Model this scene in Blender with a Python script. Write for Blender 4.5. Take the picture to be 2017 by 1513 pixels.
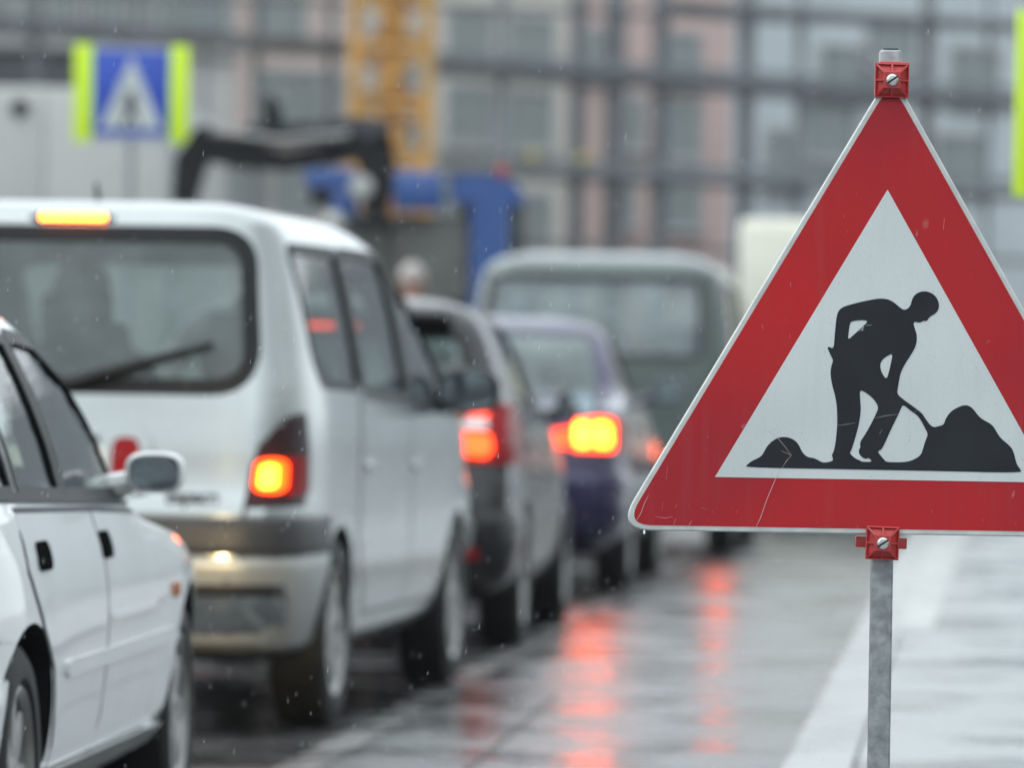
import bpy, bmesh, math, random
from mathutils import Vector, Matrix
R = math.radians
random.seed(7)
for o in list(bpy.data.objects):
    bpy.data.objects.remove(o)
SC = bpy.context.scene
COL = SC.collection

# ---------------------------------------------------------------- camera, sky, sun, exposure
CAM_H = 1.15
ROLL = R(0.95)
camd = bpy.data.cameras.new("camera")
cam = bpy.data.objects.new("camera", camd)
COL.objects.link(cam)
camd.lens = 200.0
camd.sensor_width = 36.0
camd.clip_start = 0.1
camd.clip_end = 3000
camd.dof.use_dof = True
camd.dof.focus_distance = 9.75
camd.dof.aperture_fstop = 4.5
cam.matrix_world = Matrix.Translation((0, 0, CAM_H)) @ Matrix.Rotation(R(90), 4, 'X') @ Matrix.Rotation(ROLL, 4, 'Z')
SC.camera = cam

SUN_EL, SUN_AZ = R(55), R(-95)          # azimuth clockwise from +Y: from the left, behind thin cloud
world = bpy.data.worlds.new("World")
SC.world = world
world.use_nodes = True
wn = world.node_tree.nodes
wl = world.node_tree.links
bgn = wn['Background']
sky = wn.new('ShaderNodeTexSky')
sky.sky_type = 'NISHITA'
sky.sun_disc = False
sky.sun_elevation = SUN_EL
sky.sun_rotation = SUN_AZ
sky.air_density = 1.0
sky.dust_density = 4.0
sky.ozone_density = 1.0
hs = wn.new('ShaderNodeHueSaturation')     # an overcast sky: nearly colourless
hs.inputs['Saturation'].default_value = 0.30
wl.new(sky.outputs[0], hs.inputs['Color'])
wl.new(hs.outputs[0], bgn.inputs['Color'])
bgn.inputs['Strength'].default_value = 0.15
cloud = wn.new('ShaderNodeBackground')      # the closed cloud layer over the clear sky
ctc = wn.new('ShaderNodeTexCoord')
cns = wn.new('ShaderNodeTexNoise')
cns.inputs['Scale'].default_value = 2.2
cns.inputs['Detail'].default_value = 4
def wmap(src, a, b, c, d, smooth=False):
    q = wn.new('ShaderNodeMapRange')
    if smooth: q.interpolation_type = 'SMOOTHSTEP'
    for k, v in (('From Min', a), ('From Max', b), ('To Min', c), ('To Max', d)): q.inputs[k].default_value = v
    wl.new(src, q.inputs['Value'])
    return q
csep = wn.new('ShaderNodeSeparateXYZ')
wl.new(ctc.outputs['Generated'], csep.inputs[0])
lowv = wmap(csep.outputs['Y'], -0.2, 0.7, 0.30, 1.35, True)     # low sky: dimmed behind for unseen buildings, brightened ahead for the wet road
upv = wmap(csep.outputs['Z'], 0.02, 0.36, 0.0, 1.0, True)
cel = wn.new('ShaderNodeMix')
cel.data_type = 'FLOAT'
wl.new(upv.outputs[0], cel.inputs[0])
wl.new(lowv.outputs[0], cel.inputs[2])
cel.inputs[3].default_value = 1.3
cmr = wmap(cns.outputs['Fac'], 0.3, 0.7, 0.85, 1.15)
cmul = wn.new('ShaderNodeMath'); cmul.operation = 'MULTIPLY'
rgt = wmap(csep.outputs['X'], 0.25, 0.9, 1.0, 0.5, True)       # sky dimmed on the right, added to darken the cars' right sides
cm2 = wn.new('ShaderNodeMath'); cm2.operation = 'MULTIPLY'
wl.new(cmr.outputs[0], cm2.inputs[0]); wl.new(rgt.outputs[0], cm2.inputs[1])
wl.new(cel.outputs[0], cmul.inputs[0]); wl.new(cm2.outputs[0], cmul.inputs[1])
cloud.inputs['Color'].default_value = (0.86, 0.95, 1.0, 1)
wl.new(ctc.outputs['Generated'], cns.inputs['Vector'])
wl.new(cmul.outputs[0], cloud.inputs['Strength'])
cmix = wn.new('ShaderNodeMixShader')
cmix.inputs[0].default_value = 0.85
wl.new(bgn.outputs[0], cmix.inputs[1])
wl.new(cloud.outputs[0], cmix.inputs[2])
wl.new(cmix.outputs[0], wn['World Output'].inputs['Surface'])
sund = bpy.data.lights.new("sun", 'SUN')
sund.energy = 0.6
sund.angle = R(40)
sund.color = (1.0, 0.98, 0.96)
sun = bpy.data.objects.new("sun", sund)
COL.objects.link(sun)
sdir = Vector((math.sin(SUN_AZ) * math.cos(SUN_EL), math.cos(SUN_AZ) * math.cos(SUN_EL), math.sin(SUN_EL)))
sun.rotation_euler = sdir.to_track_quat('Z', 'Y').to_euler()
SC.view_settings.view_transform = 'Standard'
SC.view_settings.look = 'None'
SC.view_settings.exposure = 0.62
SC.view_settings.gamma = 1.0
SC.render.engine = 'CYCLES'
SC.cycles.use_denoising = True
SC.cycles.max_bounces = 10
SC.cycles.transparent_max_bounces = 16
SC.cycles.caustics_reflective = False
SC.cycles.caustics_refractive = False
SC.cycles.sample_clamp_indirect = 6.0
SC.cycles.volume_step_rate = 4

F = 2017 * 200.0 / 36.0
CR, SR = math.cos(ROLL), math.sin(ROLL)
def at(px, py, d):
    """the point at distance d that lies behind a pixel of the photograph"""
    u, v, s = px - 1008.5, 756.5 - py, F / d
    return Vector(((u * CR - v * SR) / s, d, CAM_H + (u * SR + v * CR) / s))

# ---------------------------------------------------------------- materials
MATS = {}
def nodes_of(m):
    m.use_nodes = True
    return m.node_tree.nodes, m.node_tree.links, m.node_tree.nodes['Principled BSDF']

def pmat(name, col, rough=0.5, metal=0.0, coat=0.0, spec=0.5, vary=0.0, vscale=8.0, bump=0.0, bscale=60.0, detail=4, emit=None, estr=0.0, rvary=0.0):
    m = bpy.data.materials.new(name)
    n, l, p = nodes_of(m)
    p.inputs['Base Color'].default_value = (*col, 1)
    p.inputs['Roughness'].default_value = rough
    p.inputs['Metallic'].default_value = metal
    p.inputs['Coat Weight'].default_value = coat
    p.inputs['Coat Roughness'].default_value = 0.04
    p.inputs['Specular IOR Level'].default_value = spec
    tc = n.new('ShaderNodeTexCoord')
    if vary > 0 or rvary > 0:
        t = n.new('ShaderNodeTexNoise')
        t.inputs['Scale'].default_value = vscale
        t.inputs['Detail'].default_value = detail
        l.new(tc.outputs['Object'], t.inputs['Vector'])
        if vary > 0:
            mr = n.new('ShaderNodeMapRange')
            mr.inputs['From Min'].default_value = 0.3
            mr.inputs['From Max'].default_value = 0.7
            mr.inputs['To Min'].default_value = 1 - vary
            mr.inputs['To Max'].default_value = 1 + vary
            l.new(t.outputs['Fac'], mr.inputs['Value'])
            mx = n.new('ShaderNodeMix')
            mx.data_type = 'RGBA'
            mx.blend_type = 'MULTIPLY'
            mx.inputs['Factor'].default_value = 1
            mx.inputs[6].default_value = (*col, 1)
            l.new(mr.outputs[0], mx.inputs[7])
            l.new(mx.outputs[2], p.inputs['Base Color'])
        if rvary > 0:
            m2 = n.new('ShaderNodeMapRange')
            m2.inputs['To Min'].default_value = max(0.02, rough - rvary)
            m2.inputs['To Max'].default_value = rough + rvary
            l.new(t.outputs['Fac'], m2.inputs['Value'])
            l.new(m2.outputs[0], p.inputs['Roughness'])
    if bump > 0:
        t2 = n.new('ShaderNodeTexNoise')
        t2.inputs['Scale'].default_value = bscale
        t2.inputs['Detail'].default_value = 3
        l.new(tc.outputs['Object'], t2.inputs['Vector'])
        b = n.new('ShaderNodeBump')
        b.inputs['Strength'].default_value = bump
        b.inputs['Distance'].default_value = 0.02
        l.new(t2.outputs['Fac'], b.inputs['Height'])
        l.new(b.outputs[0], p.inputs['Normal'])
    if emit:
        p.inputs['Emission Color'].default_value = (*emit, 1)
        p.inputs['Emission Strength'].default_value = estr
    MATS[name] = m
    return m

def glass_mat(name, tint=(0.45, 0.5, 0.48), haze=0.1, hazecol=(0.5, 0.54, 0.53), refl=1.0):
    """wet car glass: tinted see-through pane with a mirror coat and a little mist on it"""
    m = bpy.data.materials.new(name)
    m.use_nodes = True
    n, l = m.node_tree.nodes, m.node_tree.links
    n.remove(n['Principled BSDF'])
    out = n['Material Output']
    tr = n.new('ShaderNodeBsdfTransparent')
    tr.inputs[0].default_value = (*tint, 1)
    df = n.new('ShaderNodeBsdfDiffuse')
    df.inputs[0].default_value = (*hazecol, 1)
    tc = n.new('ShaderNodeTexCoord')
    ns = n.new('ShaderNodeTexNoise')
    ns.inputs['Scale'].default_value = 5
    ns.inputs['Detail'].default_value = 5
    l.new(tc.outputs['Object'], ns.inputs['Vector'])
    mr = n.new('ShaderNodeMapRange')
    mr.inputs['From Min'].default_value = 0.3
    mr.inputs['From Max'].default_value = 0.7
    mr.inputs['To Min'].default_value = haze * 0.6
    mr.inputs['To Max'].default_value = haze * 1.4
    l.new(ns.outputs['Fac'], mr.inputs['Value'])
    m1 = n.new('ShaderNodeMixShader')
    l.new(mr.outputs[0], m1.inputs[0])
    l.new(tr.outputs[0], m1.inputs[1])
    l.new(df.outputs[0], m1.inputs[2])
    gl = n.new('ShaderNodeBsdfGlossy')
    gl.inputs['Roughness'].default_value = 0.03
    nb = n.new('ShaderNodeTexNoise')
    nb.inputs['Scale'].default_value = 40
    l.new(tc.outputs['Object'], nb.inputs['Vector'])
    bp = n.new('ShaderNodeBump')
    bp.inputs['Strength'].default_value = 0.06
    bp.inputs['Distance'].default_value = 0.01
    l.new(nb.outputs['Fac'], bp.inputs['Height'])
    l.new(bp.outputs[0], gl.inputs['Normal'])
    fr = n.new('ShaderNodeFresnel')
    geo = n.new('ShaderNodeNewGeometry')
    ior = n.new('ShaderNodeMapRange')                 # a thin pane reflects alike from both sides
    ior.inputs['To Min'].default_value = 1.0 + 0.55 * refl
    ior.inputs['To Max'].default_value = 1.0 / (1.0 + 0.55 * refl)
    l.new(geo.outputs['Backfacing'], ior.inputs['Value'])
    l.new(ior.outputs[0], fr.inputs['IOR'])
    m2 = n.new('ShaderNodeMixShader')
    l.new(fr.outputs[0], m2.inputs[0])
    l.new(m1.outputs[0], m2.inputs[1])
    l.new(gl.outputs[0], m2.inputs[2])
    l.new(m2.outputs[0], out.inputs['Surface'])
    MATS[name] = m
    return m

BLACK = pmat('black_plastic', (0.011, 0.011, 0.012), 0.4, vary=0.2, spec=.3)
RUBBER = pmat('tyre_rubber', (0.008, 0.008, 0.008), 0.6, vary=0.3, vscale=20, spec=.25)
TRIM = pmat('dark_trim', (0.012, 0.012, 0.013), 0.5, spec=.25)
BUMPER = pmat('charcoal_bumper', (0.032, 0.034, 0.040), 0.45, vary=0.15, spec=.35)
ALLOY = pmat('alloy', (0.3, 0.3, 0.29), 0.35, metal=0.7, vary=0.2, vscale=15)
CHROME = pmat('chrome', (0.75, 0.77, 0.78), 0.12, metal=1.0)
MIRROR = pmat('mirror_glass', (0.48, 0.56, 0.61), 0.02, metal=1.0)
SEATM = pmat('seat_fabric', (0.05, 0.055, 0.06), 0.9, vary=0.2)
GLASS_REAR = glass_mat('rear_glass', (0.72, 0.80, 0.79), 0.17, (.46, .55, .55))
GLASS_SIDE = glass_mat('side_glass', (0.6, 0.68, 0.65), 0.02)
GLASS_VAN = glass_mat('van_rear_glass', (0.75, 0.82, 0.82), 0.45, (.40, .48, .50))
GLASS_DARK = glass_mat('dark_glass', (0.3, 0.33, 0.33), 0.1)
RECESS = pmat('dark_recess', (0.008, 0.008, 0.008), 1.0, spec=0.0)
REDLENS = pmat('red_lens', (0.22, 0.007, 0.010), 0.3, spec=.15)
DARKLENS = pmat('smoked_lens', (0.025, 0.012, 0.014), 0.25, spec=.2)
WHITELENS = pmat('clear_lens', (0.6, 0.6, 0.6), 0.12, coat=1.0)
ORANGELENS = pmat('amber_lens', (0.42, 0.11, 0.02), 0.25, spec=.3)
BRAKE = pmat('brake_light', (0.5, 0.02, 0.01), 0.2, emit=(1.0, 0.045, 0.001), estr=6)
BRAKE_DIM = pmat('brake_light_dim', (0.5, 0.02, 0.01), 0.2, emit=(1.0, 0.05, 0.001), estr=4.0)
BRAKE_HOT = pmat('brake_light_hot', (0.5, 0.02, 0.01), 0.2, emit=(1.0, 0.12, 0.005), estr=26)
TAIL = pmat('tail_light', (0.5, 0.02, 0.01), 0.2, emit=(1.0, 0.045, 0.004), estr=3.5)
HEADL = pmat('headlight_on', (0.9, 0.85, 0.7), 0.2, emit=(1.0, 0.75, 0.38), estr=12)
PLATE = pmat('number_plate', (0.75, 0.76, 0.74), 0.4)
SKIN = pmat('skin', (0.5, 0.27, 0.2), 0.5, vary=0.1)
HAIR = pmat('hair', (0.03, 0.024, 0.02), 0.7, vary=0.3, vscale=60)
CLOTH = pmat('dark_jacket', (0.04, 0.045, 0.06), 0.85, vary=0.2)

# ---------------------------------------------------------------- object helpers
def tag(o, label=None, cat=None, group=None, kind=None):
    if label: o['label'] = label
    if cat: o['category'] = cat
    if group: o['group'] = group
    if kind: o['kind'] = kind
    return o

def link(name, me, parent=None, mats=()):
    o = bpy.data.objects.new(name, me)
    COL.objects.link(o)
    for m in mats:
        if m: me.materials.append(m)
    if parent: o.parent = parent
    return o

def empty(name, loc=(0, 0, 0), rz=0.0):
    o = bpy.data.objects.new(name, None)
    COL.objects.link(o)
    o.location = loc
    o.rotation_euler = (0, 0, rz)
    o.empty_display_size = 0.2
    return o

def copy_tree(o, parent=None):
    c = o.copy()
    COL.objects.link(c)
    c.parent = parent
    for ch in [x for x in bpy.data.objects if x.parent == o]:
        copy_tree(ch, c)
    return c

class MB:
    """collects shapes into one mesh"""
    def __init__(s):
        s.bm = bmesh.new()
    def box(s, c, size, bev=0.0, rot=None, seg=2, mi=0):
        r = bmesh.ops.create_cube(s.bm, size=1.0)
        vs = r['verts']
        M = Matrix.Translation(c) @ (rot if rot else Matrix.Identity(4)) @ Matrix.Diagonal((*size, 1))
        bmesh.ops.transform(s.bm, matrix=M, verts=vs)
        fs = list({f for v in vs for f in v.link_faces})
        for f in fs: f.material_index = mi
        if bev > 0:
            es = list({e for v in vs for e in v.link_edges})
            r = bmesh.ops.bevel(s.bm, geom=es, offset=bev, segments=seg, affect='EDGES', profile=0.5)
            for f in r['faces']: f.material_index = mi
        return s
    def grid(s, rows, close_u=False, close_v=False, mi=0):
        vv = [[s.bm.verts.new(p) for p in r] for r in rows]
        nu, nv = len(vv), len(vv[0])
        for i in range(nu if close_u else nu - 1):
            for j in range(nv if close_v else nv - 1):
                a, b, c, d = vv[i][j], vv[i][(j + 1) % nv], vv[(i + 1) % nu][(j + 1) % nv], vv[(i + 1) % nu][j]
                try:
                    f = s.bm.faces.new((a, b, c, d)); f.material_index = mi
                except ValueError:
                    pass
        return vv
    def cap(s, ring, mi=0):
        try:
            f = s.bm.faces.new(ring); f.material_index = mi
        except ValueError:
            pass
    def tube(s, pts, r, seg=10, mi=0, caps=True):
        pts = [Vector(p) for p in pts]
        rad = r if isinstance(r, (list, tuple)) else [r] * len(pts)
        rows = []
        up = Vector((0, 0, 1))
        for i, p in enumerate(pts):
            t = (pts[min(i + 1, len(pts) - 1)] - pts[max(i - 1, 0)]).normalized()
            a = t.cross(up)
            if a.length < 1e-3: a = t.cross(Vector((1, 0, 0)))
            a.normalize(); b = a.cross(t)
            rows.append([p + (a * math.cos(2 * math.pi * k / seg) + b * math.sin(2 * math.pi * k / seg)) * rad[i] for k in range(seg)])
        vv = s.grid(rows, close_v=True, mi=mi)
        if caps:
            s.cap(vv[0][::-1], mi); s.cap(vv[-1], mi)
        return s
    def lathe(s, prof, c=(0, 0, 0), axis='X', seg=32, mi=0, closed=False):
        """prof: (axial, radius) pairs"""
        rows = []
        for k in range(seg):
            a = 2 * math.pi * k / seg
            row = []
            for ax, r in prof:
                if axis == 'X': p = (c[0] + ax, c[1] + r * math.cos(a), c[2] + r * math.sin(a))
                elif axis == 'Y': p = (c[0] + r * math.cos(a), c[1] + ax, c[2] + r * math.sin(a))
                else: p = (c[0] + r * math.cos(a), c[1] + r * math.sin(a), c[2] + ax)
                row.append(p)
            rows.append(row)
        vv = s.grid(rows, close_u=True, close_v=closed, mi=mi)
        if not closed:
            s.cap([r[0] for r in vv], mi); s.cap([r[-1] for r in vv][::-1], mi)
        return s
    def poly(s, pts, n, th, mi=0):
        """flat polygon pts (3-D) thickened by th along n"""
        n = Vector(n).normalized() * th
        a = [s.bm.verts.new(Vector(p)) for p in pts]
        b = [s.bm.verts.new(Vector(p) + n) for p in pts]
        s.cap(a[::-1], mi); s.cap(b, mi)
        k = len(a)
        for i in range(k):
            f = s.bm.faces.new((a[i], a[(i + 1) % k], b[(i + 1) % k], b[i])); f.material_index = mi
        return s
    def mesh(s, name, smooth=35):
        bmesh.ops.recalc_face_normals(s.bm, faces=s.bm.faces)
        me = bpy.data.meshes.new(name)
        s.bm.to_mesh(me); s.bm.free()
        if smooth:
            me.shade_smooth()
            me.set_sharp_from_angle(angle=R(smooth))
        return me
    def build(s, name, mat, parent=None, smooth=35):
        mats = mat if isinstance(mat, (list, tuple)) else [mat]
        return link(name, s.mesh(name, smooth), parent, mats)

def rpoly(pts, r, seg=5):
    """polygon with rounded corners (2-D); r may be one value or one per corner"""
    out = []
    n = len(pts)
    rr = r if isinstance(r, (list, tuple)) else [r] * n
    for i in range(n):
        p0, p1, p2 = Vector(pts[i - 1]), Vector(pts[i]), Vector(pts[(i + 1) % n])
        a, b = (p0 - p1), (p2 - p1)
        la, lb = a.length, b.length
        a.normalize(); b.normalize()
        ang = a.angle(b)
        if rr[i] < 1e-6 or ang > 3.1:
            out.append(tuple(p1)); continue
        t = min(rr[i] / math.tan(ang / 2), la * 0.48, lb * 0.48)
        q0, q2 = p1 + a * t, p1 + b * t
        for k in range(seg + 1):
            u = k / seg
            out.append(tuple(q0 * (1 - u) ** 2 + p1 * 2 * u * (1 - u) + q2 * u * u))
    return out

def inset(pts, d):
    """offset a polygon inwards (d > 0) or outwards"""
    n = len(pts)
    area = sum(pts[i][0] * pts[(i + 1) % n][1] - pts[(i + 1) % n][0] * pts[i][1] for i in range(n))
    sg = 1 if area > 0 else -1
    out = []
    for i in range(n):
        p0, p1, p2 = Vector(pts[i - 1]), Vector(pts[i]), Vector(pts[(i + 1) % n])
        e1, e2 = (p1 - p0), (p2 - p1)
        if e1.length < 1e-7: e1 = e2
        if e2.length < 1e-7: e2 = e1
        n1 = Vector((-e1.y, e1.x)).normalized() * sg
        n2 = Vector((-e2.y, e2.x)).normalized() * sg
        b = (n1 + n2)
        if b.length < 1e-6: b = n1
        b.normalize()
        k = max(0.4, b.dot(n1))
        out.append(tuple(p1 + b * (d / k)))
    return out

def densify(pts, step):
    out = []
    n = len(pts)
    for i in range(n):
        a, b = Vector(pts[i]), Vector(pts[(i + 1) % n])
        k = max(1, int((b - a).length / step))
        for j in range(k):
            out.append(tuple(a.lerp(b, j / k)))
    return out

def pchip(xs, ys, x):
    n = len(xs)
    if x <= xs[0]: return ys[0]
    if x >= xs[-1]: return ys[-1]
    h = [xs[i + 1] - xs[i] for i in range(n - 1)]
    d = [(ys[i + 1] - ys[i]) / h[i] for i in range(n - 1)]
    m = [0.0] * n
    m[0], m[-1] = d[0], d[-1]
    for i in range(1, n - 1):
        if d[i - 1] * d[i] <= 0: m[i] = 0
        else:
            w1, w2 = 2 * h[i] + h[i - 1], h[i] + 2 * h[i - 1]
            m[i] = (w1 + w2) / (w1 / d[i - 1] + w2 / d[i])
    i = max(k for k in range(n - 1) if xs[k] <= x)
    t = (x - xs[i]) / h[i]
    return ((2 * t**3 - 3 * t**2 + 1) * ys[i] + (t**3 - 2 * t**2 + t) * h[i] * m[i]
            + (-2 * t**3 + 3 * t**2) * ys[i + 1] + (t**3 - t**2) * h[i] * m[i + 1])

def bool_cut(o, cutters):
    for c in cutters:
        md = o.modifiers.new('cut', 'BOOLEAN')
        md.operation = 'DIFFERENCE'
        md.solver = 'EXACT'
        md.object = c
    dg = bpy.context.evaluated_depsgraph_get()
    me = bpy.data.meshes.new_from_object(o.evaluated_get(dg))
    old = o.data
    o.modifiers.clear()
    o.data = me
    me.name = old.name
    for c in cutters:
        bpy.data.objects.remove(c)
    me.shade_smooth()
    me.set_sharp_from_angle(angle=R(32))

# ---------------------------------------------------------------- vehicle shell: a stack of rounded plan outlines
class Shell:
    def __init__(s, keys, nr=7.0, nf=5.0):
        """keys: (z, y_rear, y_front, half_width [, n_rear, n_front])"""
        s.z = [k[0] for k in keys]
        s.yr = [k[1] for k in keys]; s.yf = [k[2] for k in keys]; s.w = [k[3] for k in keys]
        s.nr = [k[4] if len(k) > 4 else nr for k in keys]
        s.nf = [k[5] if len(k) > 5 else nf for k in keys]
    def P(s, z):
        return tuple(pchip(s.z, q, z) for q in (s.yr, s.yf, s.w, s.nr, s.nf))
    def ring(s, phi, z, off=0.0):
        yr, yf, w, nr, nf = s.P(z)
        c, q = math.cos(phi), math.sin(phi)
        n = nr if q < 0 else nf
        r = (abs(c) ** n + abs(q) ** n) ** (-1 / n)
        yc, hl = (yr + yf) / 2, (yf - yr) / 2
        X, V = r * c, r * q
        nx = math.copysign(abs(X) ** (n - 1), X) / w
        ny = math.copysign(abs(V) ** (n - 1), V) / hl
        k = math.hypot(nx, ny) or 1
        return Vector((w * X + off * nx / k, yc + hl * V + off * ny / k, z))
    def side_x(s, y, z):
        yr, yf, w, nr, nf = s.P(z)
        yc, hl = (yr + yf) / 2, (yf - yr) / 2
        v = min(0.995, abs((y - yc) / hl))
        n = nr if y < yc else nf
        return w * (1 - v ** n) ** (1 / n)
    def end_y(s, x, z, rear=True):
        yr, yf, w, nr, nf = s.P(z)
        yc, hl = (yr + yf) / 2, (yf - yr) / 2
        n = nr if rear else nf
        u = min(0.995, abs(x / w))
        v = (1 - u ** n) ** (1 / n)
        return yc - hl * v if rear else yc + hl * v
    def phi(s, x, z, rear=True):
        yr, yf, w, nr, nf = s.P(z)
        n = nr if rear else nf
        u = max(-0.999, min(0.999, x / w))
        v = (1 - abs(u) ** n) ** (1 / n)
        return math.atan2(-v if rear else v, u)
    def solid(s, name, mats, mi=0, nz=46, nphi=104):
        mb = MB()
        zs = []
        z0, z1 = s.z[0], s.z[-1]
        for i in range(nz + 1):
            t = i / nz
            zs.append(z0 + (z1 - z0) * (0.15 * t + 0.85 * (1 - (1 - t) ** 1.35)))
        zs = sorted(set(zs + [k for k in s.z]))
        rows = [[s.ring(2 * math.pi * k / nphi, z) for k in range(nphi)] for z in zs]
        vv = mb.grid(rows, close_v=True, mi=mi)
        mb.cap(vv[0][::-1], len(mats) - 1); mb.cap(vv[-1], mi)     # the underside is dark
        o = mb.build(name, mats)
        return o

def prism(pts2, axis, a, b, mi=1):
    mb = MB()
    f = (lambda p, t: (t, p[0], p[1])) if axis == 'X' else (lambda p, t: (p[0], t, p[1]))
    A = [mb.bm.verts.new(f(p, a)) for p in pts2]
    B = [mb.bm.verts.new(f(p, b)) for p in pts2]
    mb.cap(A[::-1], mi); mb.cap(B, mi)
    k = len(A)
    for i in range(k):
        q = mb.bm.faces.new((A[i], A[(i + 1) % k], B[(i + 1) % k], B[i])); q.material_index = mi
    return mb.build('cutter', [TRIM, TRIM], smooth=0)

def cyl_cut(y, z, r, x0, x1):
    mb = MB()
    mb.lathe([(x0, r), (x1, r)], (0, y, z), 'X', 40, 1)
    return mb.build('cutter', [TRIM, TRIM], smooth=0)

class Car:
    """builds a vehicle around its own origin: rear axle centre on the ground, +Y forwards"""
    def __init__(s, name, shell, paint):
        s.root = empty(name)
        s.sh = shell
        s.paint = paint
    # mappers: 2-D polygon point + outward offset -> 3-D
    def m_side(s, sg):
        return lambda p, off: Vector((sg * (s.sh.side_x(p[0], p[1]) + off), p[0], p[1]))
    def m_rear(s):
        return lambda p, off: Vector((p[0], s.sh.end_y(p[0], p[1], True) - off, p[1]))
    def m_front(s):
        return lambda p, off: Vector((p[0], s.sh.end_y(p[0], p[1], False) + off, p[1]))
    def m_phi(s):
        return lambda p, off: s.sh.ring(p[0], p[1], off)
    def patch(s, name, pts, mp, off, mat, th=0.006, parent=None, step=0.06, dense=True, dome=0.0):
        b = densify(pts, step) if dense else pts
        mb = MB()
        bm = mb.bm
        ring = [bm.verts.new((p[0], p[1], 0)) for p in b]
        bm.faces.new(ring)
        # cut the flat outline into small cells so that it can follow the curved shell
        for ax in (0, 1):
            lo, hi = min(p[ax] for p in b), max(p[ax] for p in b)
            k = max(6 if step <= .05 else 1, min(16, int((hi - lo) / .09)))
            for q in range(1, k):
                co = [0, 0, 0]; no = [0, 0, 0]
                co[ax] = lo + (hi - lo) * q / k + 1e-5; no[ax] = 1
                bmesh.ops.bisect_plane(bm, geom=bm.verts[:] + bm.edges[:] + bm.faces[:], plane_co=co, plane_no=no)
        bmesh.ops.triangulate(bm, faces=bm.faces[:])
        bnd = [e for e in bm.edges if e.is_boundary]
        back = {}
        for e in bnd:
            for v in e.verts:
                if v not in back: back[v] = mp((v.co.x, v.co.y), off - th)
        for v in bm.verts: v.co = mp((v.co.x, v.co.y), off)
        back = {v: bm.verts.new(p) for v, p in back.items()}
        for e in bnd:
            a, d = e.verts
            bm.faces.new((a, d, back[d], back[a]))
        return mb.build(name, mat, parent or s.root, smooth=40)
    def ringstrip(s, name, pts, d0, d1, mp, off, mat, th=0.004, parent=None, step=0.06):
        b = densify(pts, step)
        a1, a2 = inset(b, d0), inset(b, d1)
        mb = MB()
        rows = [[mp(p, off - th) for p in a1], [mp(p, off) for p in a1], [mp(p, off) for p in a2], [mp(p, off - th) for p in a2]]
        mb.grid(rows, close_v=True)
        return mb.build(name, mat, parent or s.root, smooth=0)
    def band(s, name, z0, z1, p0, p1, off, mat, nu=40, parent=None, round_=0.25):
        mb = MB()
        prof = [(0, -0.005), (0.02, off * 0.55), (round_ * 0.5, off * 0.9), (round_, off), (1 - round_, off), (1 - round_ * 0.5, off * 0.9), (0.98, off * 0.55), (1, -0.005)]
        rows = []
        for i in range(nu + 1):
            phi = p0 + (p1 - p0) * i / nu
            e = 1.0 if 0 < i < nu else 0.0
            rows.append([s.sh.ring(phi, z0 + (z1 - z0) * t, o * e if o > 0 else o) for t, o in prof])
        mb.grid(rows)
        return mb.build(name, mat, parent or s.root)
    def body(s, cavity=None, sides=(), rear=None, front=None, wheels=(), arch=0.34, rear_depth=0.6, front_depth=1.0):
        s.bodyo = s.sh.solid('body', [s.paint, TRIM])
        s.bodyo.parent = None
        cut = []
        if cavity: cut.append(cavity.solid('cutter', [TRIM, TRIM], 1, nz=24, nphi=64))
        for p in sides: cut.append(prism(p, 'X', -1.4, 1.4))
        if rear:
            y = s.sh.end_y(0, rear[0][1], True)
            ym = max(s.sh.end_y(0, p[1], True) for p in rear)
            cut.append(prism(rear, 'Y', -2.5, ym + rear_depth))
        if front:
            ym = min(s.sh.end_y(0, p[1], False) for p in front)
            cut.append(prism(front, 'Y', ym - front_depth, 6))
        wmin = s.sh.side_x(wheels[0][0], 0.4)
        for (y, z) in wheels:
            cut.append(cyl_cut(y, z, arch, wmin - 0.27, 1.5))
            cut.append(cyl_cut(y, z, arch, -1.5, -wmin + 0.27))
        bool_cut(s.bodyo, cut)
        s.bodyo.parent = s.root
        return s.bodyo
    def wheel(s, y, x, r, wd, rim_r, sg, spokes=7, mat=None):
        w = empty('wheel', (sg * x, y, r))
        w.parent = s.root
        t = MB()
        h = wd / 2
        t.lathe([(-h * .8, rim_r), (-h, rim_r + .02), (-h, r - .035), (-h * .82, r - .008), (-h * .5, r), (h * .5, r), (h * .82, r - .008), (h, r - .035), (h, rim_r + .02), (h * .8, rim_r)], closed=True, seg=40)
        t.build('tyre', RUBBER, w)
        m = MB()
        o = h * sg
        m.lathe([(o * .85, rim_r + .008), (o * .95, rim_r), (o * .8, rim_r - .018), (o * .3, rim_r - .03), (-o * .7, rim_r - .03), (-o * .7, rim_r + .006)], closed=True, seg=40)
        m.lathe([(o * .2, 0.001), (o * .2, rim_r - .02), (o * .15, rim_r - .02), (o * .15, 0.001)], seg=32, mi=1)
        m.lathe([(o * .3, 0.001), (o * .82, 0.03), (o * .8, 0.05), (o * .6, 0.06), (o * .3, 0.06)], seg=20)
        for k in range(spokes):
            a = 2 * math.pi * k / spokes
            zr = rim_r * .53
            m.box((o * .62, -zr * math.sin(a), zr * math.cos(a)), (.03, rim_r * .3, rim_r * .96), .008, rot=Matrix.Rotation(a, 4, 'X'), seg=1)
        m.build('rim', [mat or ALLOY, BLACK], w)
        return w
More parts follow.
